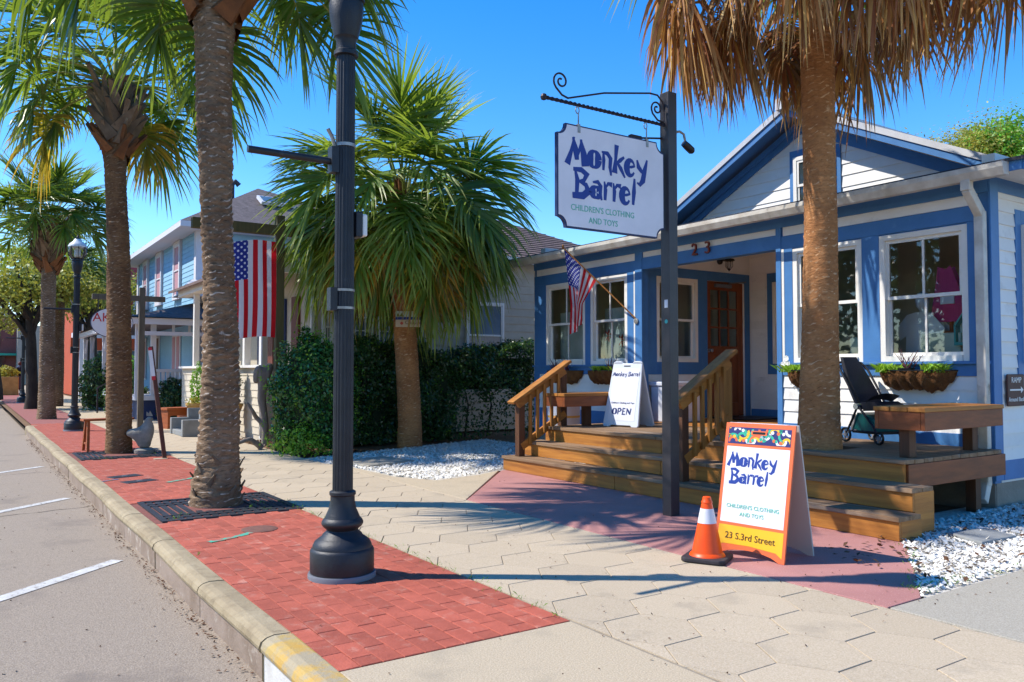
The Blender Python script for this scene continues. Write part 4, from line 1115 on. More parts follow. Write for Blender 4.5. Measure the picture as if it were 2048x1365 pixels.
boot_me = {}
def make_boot(mt):
    m = MB(); w0, w1 = .06, .032
    m.raw([(-w0, -.01, 0), (w0, -.01, 0), (w0 * .8, .03, .0), (-w0 * .8, .03, .0), (-w1, .03, .17), (w1, .03, .17), (w1 * .7, .06, .165), (-w1 * .7, .06, .165), (-w1 * .9, .06, .26), (w1 * .7, .058, .27), (0, .085, .25)],
          [(0, 1, 5, 4), (3, 7, 6, 2), (0, 4, 7, 3), (1, 2, 6, 5), (4, 5, 9, 8), (7, 10, 6), (4, 8, 10, 7), (5, 6, 10, 9)])
    return m.mesh('leaf_base', mt)
for k in ('boot', 'boot_grey'): boot_me[k] = make_boot(k)

def palm(label, base, path, mt, fronds, scale=1.0, rough=.016, boots=(), base_scruff=False, seed=1, heart=None, zbase=-.05, gap=None):
    """path: [(dx, dy, z, radius)] from the ground up; fronds: [(class, count, jitter)]"""
    r = random.Random(seed)
    t = thing('palm_tree', label, 'palm tree', (base[0], base[1], 0), 0, 'cabbage palms along the street')
    P = np.array(path); nz = max(60, int((P[-1, 2] - zbase) / .017)); n = 34
    zs = np.linspace(zbase, P[-1, 2], nz); cx = np.interp(zs, P[:, 2], P[:, 0]); cy = np.interp(zs, P[:, 2], P[:, 1]); rr = np.interp(zs, P[:, 2], P[:, 3])
    ker = np.ones(15) / 15
    def sm(a): return np.convolve(np.pad(a, 7, mode='edge'), ker, 'valid')
    cx, cy, rr = sm(cx), sm(cy), sm(rr)
    g = np.random.default_rng(seed)
    ang = np.linspace(0, 2 * math.pi, n, endpoint=False)[None]; Z = zs[:, None]
    nz_ = g.normal(0, 1, (nz, n)); nz_ = (nz_ + np.roll(nz_, 1, 1) + np.roll(nz_, -1, 1) + np.roll(nz_, 1, 0)) / 3
    ph = Z / .068 + .55 * np.sin(ang + seed) + .4 * np.sin(2 * ang + 1.3 * Z + seed) + .35 * np.sin(3 * ang - 2.1 * Z) + .25 * np.sin(7 * ang + 3 * Z) + .9 * np.sin(.8 * Z)
    saw = ph - np.floor(ph); amp = .55 + .45 * np.sin(5 * ang + 4.1 * Z) * np.sin(2.7 * Z + ang)
    lump = .5 * np.sin(ang * 2 + Z * 1.7 + seed) + .4 * np.sin(ang * 3 - Z * 2.9) + .5 * np.sin(Z * 3.1 + seed)
    rad = rr[:, None] + rough * (.35 * nz_ + 1.1 * amp * (saw - .5) + .45 * lump)
    v = np.stack([cx[:, None] + rad * np.cos(ang), cy[:, None] + rad * np.sin(ang), np.repeat(Z, n, 1)], 2).reshape(-1, 3)
    i0 = (np.arange(nz - 1)[:, None] * n + np.arange(n)[None]); i1 = np.arange(nz - 1)[:, None] * n + (np.arange(n)[None] + 1) % n
    f = np.stack([i0, i1, i1 + n, i0 + n], 2).reshape(-1, 4)
    uvv = np.stack([1 - saw.reshape(-1), np.tile(np.arange(n) / n, nz)], 1)
    tr = link('trunk', np_mesh('trunk', v, f, mt, uvv[f.reshape(-1)], smooth=True), t)
    H = Vector(heart if heart else (P[-1, 0], P[-1, 1], P[-1, 2]))
    for (z0, z1, nb_, bmt, sc_, flip) in boots:
        for k in range(nb_):
            z = z0 + (z1 - z0) * (k + r.random()) / nb_; a = k * 2.4 + r.uniform(-.2, .2)
            x = float(np.interp(z, zs, cx)); y = float(np.interp(z, zs, cy)); ra = float(np.interp(z, zs, rr)) * .92
            o = link('leaf_base', boot_me[bmt], tr); s_ = sc_ * r.uniform(.75, 1.25)
            o.location = (x + ra * math.cos(a), y + ra * math.sin(a), z)
            o.rotation_euler = (R(r.uniform(-20, 2)), R(r.choice((-1, 1)) * r.uniform(8, 38)), a - math.pi / 2); o.scale = (s_, s_, s_)
    k = 0
    for (cl, cnt, ph, *fs_) in fronds:
        for j in range(cnt):
            me = FR[cl][r.randrange(len(FR[cl]))]; az = ph + 2 * math.pi * (j + r.uniform(-.28, .28)) / cnt
            if gap is not None and cl[1:] in ('40', '20', '0', '-20', '-10', '-15', '-25') and (len(gap) < 3 or cl[1:] in gap[2]) and abs((az - gap[0] + math.pi) % (2 * math.pi) - math.pi) < gap[1]: continue
            o = link('dead_frond' if cl[0] in 'de' else 'frond', me, t)
            o.location = H + Vector((r.gauss(0, .03), r.gauss(0, .03), r.uniform(-.12, .05) - (.2 if cl[0] in 'de' else 0)))
            o.rotation_euler = (R(r.gauss(0, 5)), R(r.gauss(0, 6)), az); s_ = scale * (fs_[0] if fs_ else 1) * r.uniform(.88, 1.1); o.scale = (s_, s_, s_)
    return t

def straw(t, n, H, r0, r1, zlo, seed):
    pass

palm('rough barked palm standing in the iron grate in the foreground', (1.99, 7.92),
     [(.0, 0, -.05, .235), (.0, 0, .12, .23), (.01, 0, .35, .2), (.02, 0, .75, .185), (.02, 0, 1.45, .162), (.0, .0, 2.16, .143), (-.038, 0, 2.87, .142), (-.075, 0, 3.8, .152), (-.075, 0, 4.3, .175), (-.07, 0, 4.6, .2), (-.07, 0, 5.45, .17)],
     'trunk', [('g80', 5, 0), ('g60', 7, .4), ('g40', 8, .2), ('g20', 8, .6), ('g0', 4, .1), ('g-20', 2, 5.0)], 1.05, .024,
     boots=[(4.5, 5.4, 30, 'boot', 1.7, False), (.0, .4, 16, 'boot_grey', .42, False)], seed=3, heart=(-.07, 0, 5.5), gap=(R(-104), R(40)))
palm('palm with criss-cross leaf bases and a rooster statue at its foot', (1.99, 13.75),
     [(0, 0, -.05, .2), (0, 0, .3, .185), (-.02, 0, 1.5, .175), (-.05, 0, 3, .165), (-.11, 0, 4.1, .155), (-.13, 0, 4.75, .165), (-.13, 0, 5.6, .17)],
     'trunk_mid', [('g80', 4, 0), ('b60', 8, .4), ('g40', 9, .2), ('b20', 9, .6), ('g0', 6, .1), ('y-10', 3, .5)], 1.0, .012,
     boots=[(4.5, 4.75, 14, 'boot', 1.5, False), (4.7, 5.5, 52, 'boot_grey', 1.75, False)], seed=5, heart=(-.13, 0, 5.72), gap=(R(-98), R(48)))
palm('bushy full crowned palm with a painted board, in front of the hedge', (6.15, 12.13),
     [(0, 0, -.05, .205), (0, 0, .4, .195), (-.06, 0, 1.4, .19), (-.13, 0, 2.4, .18), (-.16, 0, 3.4, .17), (-.16, 0, 4.2, .14)],
     'trunk_red', [('b80', 8, 0), ('b60', 9, .4), ('b40', 10, .2), ('g20', 12, .6), ('b20', 6, 1.1), ('b0', 14, .1), ('b-20', 11, .5), ('t-15', 16, .2, .88), ('y-10', 19, .3, .88), ('y-10', 9, 0, .78), ('d-25', 5, 5.2, .82)], 1.1, .01,
     boots=[(3.3, 4.2, 30, 'boot', 1.1, False)], seed=8, heart=(-.16, 0, 3.85), gap=(R(-117), R(13), ('-20', '-10', '-15', '-25')))
palm('trimmed palm with shaggy boot collar beside the second lamp', (1.8, 24.4),
     [(0, 0, -.05, .24), (0, 0, .3, .21), (-.02, 0, 1.5, .185), (-.02, 0, 3, .17), (-.02, 0, 3.9, .17), (-.02, 0, 4.5, .24), (-.02, 0, 5.0, .2)],
     'trunk', [('g80', 8, 0), ('g60', 11, .4), ('g40', 12, .2), ('g20', 10, .6)], .95, .012,
     boots=[(4.05, 4.9, 90, 'boot_grey', 1.7, False), (3.8, 4.1, 16, 'boot', 1.6, False)], seed=9, heart=(-.02, 0, 5.05))
palm('shaded palm trunk partly hidden behind the shaggy palm', (2.7, 33.0),
     [(0, 0, -.05, .26), (0, 0, 1.5, .24), (0, 0, 4.6, .22)],
     'trunk', [('g80', 5, 0), ('g60', 6, .4), ('g40', 7, .2), ('g20', 7, .6), ('g0', 6, .1)], .95, .016, seed=10, heart=(0, 0, 4.7))
palm('smooth trunked palm growing through the deck with brown dead skirt', (PX, PY),
     [(-.03, .0, -.05, .22), (-.03, 0, .5, .21), (-.02, 0, .75, .188), (.02, 0, 1.6, .163), (.05, 0, 2.6, .15), (.04, 0, 3.5, .148), (.04, 0, 5.5, .155)],
     'trunk_red', [('b80', 5, 0), ('g60', 6, .4), ('g40', 6, .2), ('g20', 4, .6), ('d0', 22, .3, 1.05), ('d-25', 13, .1, .84), ('e-40', 13, .2, .86), ('d-50', 2, 2.6, .75)], 1.12, .006,
     boots=[(5.0, 5.5, 24, 'boot', 1.1, False)], seed=14, heart=(.04, 0, 5.7))

# painted board on the bushy palm
t = thing('painted_board', 'small painted board with blue stripe nailed to the bushy palm', 'sign', (6.0, 11.92, 2.1), R(-30))
MB().box(-.2, -.02, -.13, .2, 0, .13).build('board', 'cream', t)
MB().box(-.199, -.0225, -.012, .199, -.0201, .034).build('stripe', 'letter_blue', t)
MB().box(-.199, -.022, .036, .199, -.0201, .128).build('upper_field', 'box_pale', t)
MF = frame((0, -.0235, 0), UX, NY)
text('lettering', 'Cousins', .085, Matrix.Translation((.09, 0, -.085)) @ MF, 'ramp_brown', t, world=False)
m = MB()
for cx_, w_ in ((-.16, .03), (-.1, .04)): m.poly([(cx_ - w_, -.024, .04), (cx_ + w_, -.024, .04), (cx_, -.024, .1)])
m.build('painted_tree', 'lawn', t); MB().poly([(-.1 + .025 * math.cos(k), -.024, -.07 + .025 * math.sin(k)) for k in np.linspace(0, 5.6, 9)]).build('painted_flower', 'letter_red', t)

# ---------------------------------------------------------------- lettering drawn as tapering strokes
def stroke(m, pts, M=None, z=.0):
    pts = [(x, y, w * 1.38) for x, y, w in pts]
    for i in range(len(pts) - 1):
        (x0, y0, w0), (x1, y1, w1) = pts[i], pts[i + 1]
        def nrm(j):
            a = pts[max(j - 1, 0)]; b = pts[min(j + 1, len(pts) - 1)]; dx, dy = b[0] - a[0], b[1] - a[1]; l = math.hypot(dx, dy) or 1; return -dy / l, dx / l
        n0, n1 = nrm(i), nrm(i + 1)
        z = len(m.f) * .00006
        m.poly([(x0 - n0[0] * w0 / 2, y0 - n0[1] * w0 / 2, z), (x1 - n1[0] * w1 / 2, y1 - n1[1] * w1 / 2, z), (x1 + n1[0] * w1 / 2, y1 + n1[1] * w1 / 2, z), (x0 + n0[0] * w0 / 2, y0 + n0[1] * w0 / 2, z)])
def arc(cx, cy, rx, ry, a0, a1, w, n=12):
    """w(angle) -> width"""
    out = []
    for k in range(n + 1):
        a = R(a0 + (a1 - a0) * k / n); out.append((cx + rx * math.cos(a), cy + ry * math.sin(a), w(a)))
    return out
fat = lambda a: .07 + .17 * abs(math.cos(a)) ** 1.4
GL = {
 'M': (1.0, [[(.06, -.02, .20), (.24, .5, .11), (.36, 1.02, .05)], [(.30, 1.0, .06), (.44, .55, .20), (.5, .2, .14)], [(.46, .2, .06), (.62, .6, .09), (.7, .98, .05)], [(.66, .98, .06), (.8, .5, .2), (.9, .02, .26)]]),
 'o': (.66, [arc(.32, .34, .2, .3, 0, 360, fat, 20)]),
 'n': (.6, [[(.1, .72, .06), (.13, .4, .12), (.12, 0, .08)], [(.02, .68, .05), (.3, .66, .13), (.46, .5, .14), (.44, .15, .12), (.5, -.14, .07)]]),
 'k': (.62, [[(.16, 1.06, .16), (.12, .5, .1), (.08, -.02, .2)], [(.14, .34, .06), (.34, .5, .12), (.54, .66, .07)], [(.2, .4, .08), (.38, .2, .13), (.6, -.12, .06)]]),
 'e': (.56, [arc(.27, .3, .2, .29, 15, 330, lambda a: .06 + .16 * abs(math.sin(a / 2)) ** 3, 16), [(.1, .3, .05), (.3, .34, .08), (.48, .4, .06)]]),
 'y': (.56, [[(.04, .66, .06), (.12, .4, .15), (.3, .24, .12), (.42, .24, .06)], [(.56, .74, .06), (.44, .3, .16), (.36, -.1, .18), (.2, -.28, .12), (.06, -.22, .05)]]),
 'B': (.86, [[(.1, .98, .06), (.22, .6, .15), (.2, .1, .12)], [(.02, .96, .1), (.4, .98, .15), (.66, .84, .2), (.52, .6, .12), (.26, .54, .05)], [(.3, .54, .05), (.62, .46, .14), (.74, .24, .24), (.5, .04, .2), (.0, .0, .16)]]),
 'a': (.6, [arc(.26, .24, .17, .2, 20, 340, fat, 14), [(.1, .6, .05), (.34, .64, .12), (.48, .5, .13), (.46, .2, .12), (.54, -.02, .06)]]),
 'r': (.46, [[(.08, .7, .05), (.14, .4, .13), (.12, .0, .1)], [(.12, .44, .05), (.26, .64, .1), (.46, .62, .15)]]),
 'l': (.3, [[(.16, 1.02, .07), (.14, .5, .15), (.1, .0, .09)]]),
 'P': (.7, [[(.12, .8, .1), (.14, .4, .14), (.1, .0, .1)], [(.02, .76, .08), (.4, .78, .14), (.56, .58, .2), (.4, .38, .1), (.16, .36, .05)]]),
 'O': (.82, [arc(.38, .4, .28, .36, 0, 360, fat, 20)]),
 'E': (.62, [[(.12, .8, .1), (.14, .4, .14), (.1, .0, .1)], [(.06, .78, .12), (.5, .76, .1)], [(.1, .42, .1), (.44, .42, .08)], [(.02, .04, .14), (.54, .02, .1)]]),
 'N': (.82, [[(.1, .0, .1), (.14, .8, .1)], [(.06, .8, .12), (.4, .4, .2), (.66, .02, .14)], [(.64, .0, .08), (.7, .8, .14)]]),
}
def word(s, M, h, mt, parent, tilt=0.0, drop=0.0, track=.0, align=0.0, th=.0):
    m = MB(); x = 0; tot = sum(GL[c][0] + track for c in s if c in GL) + .35 * s.count(' ')
    for i, c in enumerate(s):
        if c == ' ': x += .35; continue
        adv, sts = GL[c]; q = MB()
        for st in sts: stroke(q, st)
        q.xf(Matrix.Translation((x - tot * align, -drop * i, 0)) @ Matrix.Rotation(tilt, 4, 'Z')); m.merge(q); x += adv + track
    m.xf(M @ Matrix.Diagonal((h, h, 1, 1)))
    return tag(m.build('lettering', mt, parent, world=True), kind='stuff')

# ---------------------------------------------------------------- hanging shop sign on its post
SX, SY = 5.10, 5.08
t = thing('hanging_shop_sign', 'tall dark sign post carrying the hanging white shop board', 'shop sign', (SX, SY, 0))
def sg(m, nm, mt, **k): return m.build(nm, mt, t, world=True, **k)
post = sg(MB().box(SX - .052, SY - .052, -.05, SX + .052, SY + .052, 3.70), 'post', 'post_metal', bevel=.004)
AZ = 3.41
# twisted square bar
m = MB(); n = 60; L = 1.3; prev = None
for i in range(n + 1):
    a = i * .75; x = SX - .043 - L * i / n; ring = [(x, SY + .017 * math.cos(a + k * math.pi / 2), AZ + .017 * math.sin(a + k * math.pi / 2)) for k in range(4)]
    m.v += ring
    if i: b = 4 * (i - 1); m.f += [[b + k, b + (k + 1) % 4, b + 4 + (k + 1) % 4, b + 4 + k] for k in range(4)]; m.m += [0] * 4
m.lathe([(.0, -.03), (.022, -.02), (.028, 0), (.02, .02), (.0, .03)], 10, (SX - .043 - L - .02, SY, AZ))
arm = sg(m, 'arm', 'iron')
def spiral(cx, cz, r0, r1, a0, turns, flip=1, n=26):
    return [(cx + flip * (r0 + (r1 - r0) * k / n) * math.cos(a0 + turns * 2 * math.pi * k / n), SY, cz + (r0 + (r1 - r0) * k / n) * math.sin(a0 + turns * 2 * math.pi * k / n)) for k in range(n + 1)]
def strap(pts, w=.022, th=.007):
    q = MB()
    for a, b in zip(pts, pts[1:]): q.beam(a, b, w, th, up=(0, 1, 0.001))
    q2 = MB(); q2.tube(pts, .008, 6); return q2
x1 = SX - .043 - L
strap([(x1 + .22, SY, AZ + .035), (x1 + .16, SY, AZ + .05), (x1 + .1, SY, AZ + .1)] + spiral(x1 + .15, AZ + .16, .075, .015, math.pi * 1.15, -1.4)).build('scroll', 'iron', arm, world=True)
strap([(x1 + .22, SY, AZ + .035), (x1 + .6, SY, AZ + .15), (SX - .22, SY, AZ + .25), (SX - .13, SY, AZ + .25), (SX - .07, SY, AZ + .2), (SX - .05, SY, AZ + .12), (SX - .05, SY, AZ + .03)]).build('brace', 'iron', arm, world=True)
strap([(SX - .06, SY, AZ + .02), (SX - .13, SY, AZ + .03), (SX - .19, SY, AZ + .08)] + spiral(SX - .14, AZ + .13, .065, .012, math.pi * 1.1, -1.4)).build('scroll', 'iron', arm, world=True)
# the board: notched corners
bx0, bx1, bz0, bz1 = SX - 1.245, SX - .075, 2.395, 3.235
def notch(x0, x1, z0, z1, r, k=6):
    out = []
    for (cx, cz, a0) in ((x0, z0, 90), (x1, z0, 180), (x1, z1, 270), (x0, z1, 0)):
        for j in range(k + 1):
            a = R(a0 - 90 * j / k); out.append((cx + r * math.cos(a), cz + r * math.sin(a)))
    return out
def board_mesh(poly, y0, y1):
    n = len(poly); cx = sum(p[0] for p in poly) / n; cz = sum(p[1] for p in poly) / n
    v = [(x, y0, z) for x, z in poly] + [(x, y1, z) for x, z in poly]
    return MB().raw(v, [tuple(range(n)), tuple(reversed(range(n, 2 * n)))] + [(i, n + i, n + (i + 1) % n, (i + 1) % n) for i in range(n)])
bd = sg(board_mesh(notch(bx0, bx1, bz0, bz1, .085), SY - .016, SY + .016), 'board', 'sign_edge')
board_mesh(notch(bx0 + .012, bx1 - .012, bz0 + .012, bz1 - .012, .085), SY - .019, SY - .0165).build('face', 'sign_white', bd, world=True)
board_mesh(notch(bx0 + .012, bx1 - .012, bz0 + .012, bz1 - .012, .085), SY + .0165, SY + .019).build('face', 'sign_white', bd, world=True)
FM = lambda x, z: frame((x, SY - .0205, z), UX, NY)
word('Monkey', FM(bx0 + .085, bz1 - .325), .222, 'letter_blue', bd, tilt=-.03, drop=.01, track=-.01)
word('Barrel', FM(bx0 + .15, bz1 - .575), .222, 'letter_blue', bd, tilt=-.02, drop=.005, track=-.02)
text('lettering', "CHILDREN'S CLOTHING", .07, FM(bx0 + .475, bz0 + .145), 'letter_green', bd, sx=.9)
text('lettering', 'AND TOYS', .07, FM(bx0 + .475, bz0 + .055), 'letter_green', bd, sx=.9)
for xx in (bx0 + .22, bx1 - .2):
    lk = MB(); 
    for k in range(10):
        a, b = k * .6283, (k + 1) * .6283; lk.tube([(xx + .018 * math.cos(a), SY, AZ - .045 + .028 * math.sin(a)), (xx + .018 * math.cos(b), SY, AZ - .045 + .028 * math.sin(b))], .0045, 5)
    lk.tube([(xx, SY - .012, AZ - .07), (xx, SY - .012, bz1 - .05)], .006, 5).box(xx - .012, SY - .024, bz1 - .06, xx + .012, SY + .024, bz1 + .01)
    lk.build('hanging_link', 'bracket_metal', bd, world=True)
sg(MB().tube([(SX + .04, SY, 3.36), (SX + .13, SY - .01, 3.38), (SX + .17, SY - .02, 3.36), (SX + .185, SY - .03, 3.27)], .011, 8).lathe([(.04, 0), (.04, .02)], 14, (SX + .05, SY, 3.35)), 'spotlight_arm', 'bracket_metal', smooth=40)
sg(MB().lathe([(.03, 0), (.034, .05), (.034, .11), (.02, .13)], 14).xf(Matrix.Translation((SX + .16, SY - .03, 3.275)) @ Matrix.Rotation(R(118), 4, 'Y')), 'spotlight', 'black_plastic', smooth=40)
sg(MB().beam((SX - .04, SY + .03, 3.3), (SX - .33, SY + .04, 3.26), .014, .014).box(SX - .42, SY + .02, 3.25, SX - .3, SY + .06, 3.275), 'rear_light', 'iron')
sg(MB().box(SX + .043, SY - .03, 2.58, SX + .075, SY + .03, 2.68), 'junction_box', 'lamp_grey')
sg(MB().box(SX - .0535, SY - .03, 1.80, SX - .052, SY + .01, 1.87), 'paper_sticker', 'plastic_white'); 
sg(MB().lathe([(.018, 0), (.018, .001)], 16).xf(frame((SX - .053, SY - .01, 1.68), UY, NX)), 'round_sticker', 'teal_frame')

# ---------------------------------------------------------------- sandwich boards
def pat_arc(m, cx, cy, r, w, a0, a1, z, mi, lim):
    n = 8
    for k in range(n):
        A, B = R(a0 + (a1 - a0) * k / n), R(a0 + (a1 - a0) * (k + 1) / n)
        p = [(cx + (r - w) * math.cos(A), cy + (r - w) * math.sin(A)), (cx + (r - w) * math.cos(B), cy + (r - w) * math.sin(B)), (cx + (r + w) * math.cos(B), cy + (r + w) * math.sin(B)), (cx + (r + w) * math.cos(A), cy + (r + w) * math.sin(A))]
        for ax, l, less in ((0, lim[1], True), (0, lim[0], False), (1, lim[3], True), (1, lim[2], False)):
            p = clip(p, ax, l, less)
            if len(p) < 3: break
        if len(p) >= 3: m.poly([(x, y, z) for x, y in p], mi)
# pavement board: front panel faces the street
bw, bh = .53, .90; lean = R(11)
t = thing('sandwich_board', 'orange framed sandwich board reading Monkey Barrel with yellow address band', 'sandwich board', (4.55, 3.66, 0.003), R(7.5))
def panel_M(sgn):
    # local frame: a to the reader's right, b up along the leaning panel, c outwards
    nx = -sgn * math.cos(lean); nz = math.sin(lean); bxv = sgn * math.sin(lean); bzv = math.cos(lean)
    M = Matrix.Identity(4); a = (0, -sgn, 0); b = (bxv, 0, bzv); c = (nx, 0, nz)
    for i, cc in enumerate((a, b, c)):
        for j in range(3): M[j][i] = cc[j]
    return Matrix.Translation((-sgn * .195, 0, 0)) @ M
Mf, Mb_ = panel_M(1), panel_M(-1)
arch = [(-bw / 2, 0), (-bw / 2 + .04, 0)] + [(-bw / 2 + .04 + (bw - .08) * k / 8, .045 * math.sin(math.pi * k / 8) ** .6) for k in range(1, 8)] + [(bw / 2 - .04, 0), (bw / 2, 0), (bw / 2, bh), (-bw / 2, bh)]
fp = MB().prism(arch, -.014, 0).xf(Mf).build('front_panel', 'panel_orange', t)
bp = MB().prism(arch, -.014, 0).xf(Mb_).build('back_panel', 'panel_back', t)
m = MB().box(-.24, .215, .0005, .24, .735, .0015).xf(Mf).build('white_field', 'panel_white', fp)
yp = [(-.245, .055), (-.2, .07), (0, .075), (.2, .06), (.245, .03), (.245, .195), (-.245, .195)]
MB().prism(yp, .0005, .0015).xf(Mf).build('yellow_band', 'panel_yellow', fp)
MB().box(-.24, .755, .0005, .24, .87, .0015).xf(Mf).build('pattern_field', 'panel_navy', fp)
m = MB(); rr_ = random.Random(4); lim = (-.235, .235, .76, .865)
for cx_, cy_, r_, a_, mi in ((-.2, .77, .05, 0, 1), (-.2, .77, .03, 0, 0), (-.12, .83, .04, 200, 2), (-.13, .8, .03, 20, 1), (-.06, .79, .035, 180, 3), (-.02, .775, .06, 0, 1), (-.02, .775, .042, 0, 0), (-.02, .775, .024, 0, 2), (.05, .83, .035, 190, 3), (.08, .79, .03, 10, 1), (.12, .84, .045, 0, 1), (.12, .84, .03, 0, 2), (.17, .79, .035, 180, 3), (.2, .83, .05, 60, 1), (.21, .775, .03, 0, 2), (-.22, .84, .03, 90, 2), (-.17, .85, .02, 0, 3), (.03, .86, .03, 180, 0), (-.08, .855, .03, 180, 1), (.23, .86, .03, 90, 3)):
    pat_arc(m, cx_, cy_, r_, .0085, a_, a_ + 190, .0022, mi, lim)
for k in range(14):
    x_, y_ = rr_.uniform(-.22, .22), rr_.uniform(.77, .855); pat_arc(m, x_, y_, .006, .006, 0, 360, .0026, k % 4, lim)
tag(m.xf(Mf).build('colour_pattern', ['panel_orange', 'panel_teal', 'panel_yellow', 'panel_white'], fp), kind='stuff')
MB().prism([(-.06 + (.12) * k / 1, .82) for k in (0, 1)] + [(.06, .85), (-.06, .85)], .0005, .0034).xf(Mf).build('handle_rim', 'panel_orange', fp)
MB().prism([(-.045, .827), (.045, .827), (.05, .835), (.045, .843), (-.045, .843), (-.05, .835)], .0005, .0042).xf(Mf).build('handle_slot', 'black_plastic', fp)
WT = WM[t]
word('Monkey', WT @ Mf @ Matrix.Translation((-.225, .60, .0024)), .096, 'letter_blue', fp, tilt=-.02, drop=.01, track=-.02)
word('Barrel', WT @ Mf @ Matrix.Translation((-.2, .485, .0024)), .096, 'letter_blue', fp, tilt=-.02, drop=.005, track=-.02)
text('lettering', "CHILDREN'S CLOTHING", .037, WT @ Mf @ Matrix.Translation((-.0, .315, .003)), 'letter_green', fp)
text('lettering', 'AND TOYS', .037, WT @ Mf @ Matrix.Translation((0, .265, .003)), 'letter_green', fp)
text('lettering', '23 S.3rd Street', .062, WT @ Mf @ Matrix.Translation((.0, .108, .003)), 'letter_dark', fp)
MB().box(-.02, -.2, .865, .02, .2, .885).build('hinge', 'panel_white', t)
MB().beam((-.1, 0, .28), (.1, 0, .28), .012, .012).build('spreader', 'bracket_metal', t)
# white plastic board on the deck
t = thing('sandwich_board', 'white plastic sandwich board with open lettering on the deck', 'sandwich board', (7.1, 7.82, ZD), R(14))
bw, bh = .54, .86; lean = R(13)
def pm(sgn):
    M = Matrix.Identity(4); a = (0, -sgn, 0); b = (sgn * math.sin(lean), 0, math.cos(lean)); c = (-sgn * math.cos(lean), 0, math.sin(lean))
    for i, cc in enumerate((a, b, c)):
        for j in range(3): M[j][i] = cc[j]
    return Matrix.Translation((-sgn * .2, 0, 0)) @ M
for sgn, nm_ in ((1, 'front_panel'), (-1, 'back_panel')):
    q = [(-bw / 2, .02), (-bw / 2 + .02, 0), (-bw / 2 + .1, 0), (-bw / 2 + .12, .02), (bw / 2 - .12, .02), (bw / 2 - .1, 0), (bw / 2 - .02, 0), (bw / 2, .02), (bw / 2 - .05, bh - .02), (bw / 2 - .08, bh), (.1, bh), (.07, bh - .03), (-.07, bh - .03), (-.1, bh), (-bw / 2 + .08, bh), (-bw / 2 + .05, bh - .02)]
    o = MB().prism(q, -.03, 0).xf(pm(sgn)).build(nm_, 'plastic_white', t, bevel=.008)
    if sgn == 1: fp = o; Mf = pm(1)
MB().box(-.2, .08, .0005, .2, .76, .002).xf(Mf).build('poster', 'panel_white', fp); MB().box(-.05, .785, .0005, .05, .8, .002).xf(Mf).build('handle_slot', 'black_plastic', fp)
WT = WM[t]
word('Monkey Barrel', WT @ Mf @ Matrix.Translation((-.0, .66, .003)), .055, 'letter_navy', fp, tilt=-.02, align=.5)
text('lettering', "Children's Clothing and Toys", .03, WT @ Mf @ Matrix.Translation((0, .3, .0035)), 'letter_navy', fp)
word('OPEN', WT @ Mf @ Matrix.Translation((0, .16, .003)), .1, 'letter_navy', fp, align=.5)

# ---------------------------------------------------------------- traffic cone
t = thing('traffic_cone', 'orange traffic cone with white collar and black base', 'traffic cone', (4.10, 3.755, .003), R(28))
q = [(-.145, -.115), (-.115, -.145), (.115, -.145), (.145, -.115), (.145, .115), (.115, .145), (-.115, .145), (-.145, .115)]
MB().prism(q, 0, .03).build('base', 'rubber', t, bevel=.008)
MB().lathe([(.118, .03), (.112, .042), (.1, .052), (.06, .245)], 32).lathe([(.0415, .335), (.034, .372), (.037, .375), (.035, .384), (.03, .39), (.027, .41), (.022, .414)], 32).build('body', 'cone_orange', t, smooth=35)
MB().lathe([(.0615, .243), (.0425, .337)], 32).build('reflective_collar', 'cone_white', t, smooth=35)

# ---------------------------------------------------------------- flags
def flag_mat(name, rot=False):
    m = bpy.data.materials.new(name); m.use_nodes = True; nt = m.node_tree; p = nt.nodes['Principled BSDF']; out = nt.nodes['Material Output']
    uv = nt.nodes.new('ShaderNodeUVMap'); sp = nt.nodes.new('ShaderNodeSeparateXYZ'); nt.links.new(uv.outputs[0], sp.inputs[0])
    U, V = sp.outputs[0], sp.outputs[1]
    st = mth(nt, 'MODULO', mth(nt, 'FLOOR', mth(nt, 'MULTIPLY', V, 12.999)), 2)
    col = mixc(nt, st, rgba('c41020'), rgba('dcd8dc'))
    col = mixc(nt, mth(nt, 'SUBTRACT', 1, st), rgba('dcd8dc'), rgba('c8101e'))
    can = mth(nt, 'MULTIPLY', mth(nt, 'LESS_THAN', U, .4), mth(nt, 'GREATER_THAN', V, 6 / 13))
    a = mth(nt, 'MULTIPLY', U, 12 / .4); b = mth(nt, 'MULTIPLY', mth(nt, 'SUBTRACT', V, 6 / 13), 10 / (7 / 13))
    ra, rb = mth(nt, 'ROUND', a), mth(nt, 'ROUND', b)
    da = mth(nt, 'MULTIPLY', mth(nt, 'SUBTRACT', a, ra), .95); db = mth(nt, 'SUBTRACT', b, rb)
    dist = mth(nt, 'SQRT', mth(nt, 'ADD', mth(nt, 'MULTIPLY', da, da), mth(nt, 'MULTIPLY', db, db)))
    par = mth(nt, 'LESS_THAN', mth(nt, 'MODULO', mth(nt, 'ADD', ra, rb), 2), .5)
    star = mth(nt, 'MULTIPLY', mth(nt, 'LESS_THAN', dist, .33), par)
    cc = mixc(nt, star, rgba('28348c'), rgba('dcdce4'))
    col = mixc(nt, can, col, cc)
    nt.links.new(col, p.inputs['Base Color']); p.inputs['Roughness'].default_value = .8
    tr = nt.nodes.new('ShaderNodeBsdfTranslucent'); nt.links.new(col, tr.inputs[0])
    mx = nt.nodes.new('ShaderNodeMixShader'); mx.inputs[0].default_value = .35
    nt.links.new(p.outputs[0], mx.inputs[1]); nt.links.new(tr.outputs[0], mx.inputs[2]); nt.links.new(mx.outputs[0], out.inputs[0]); MATS[name] = m
flag_mat('flag')
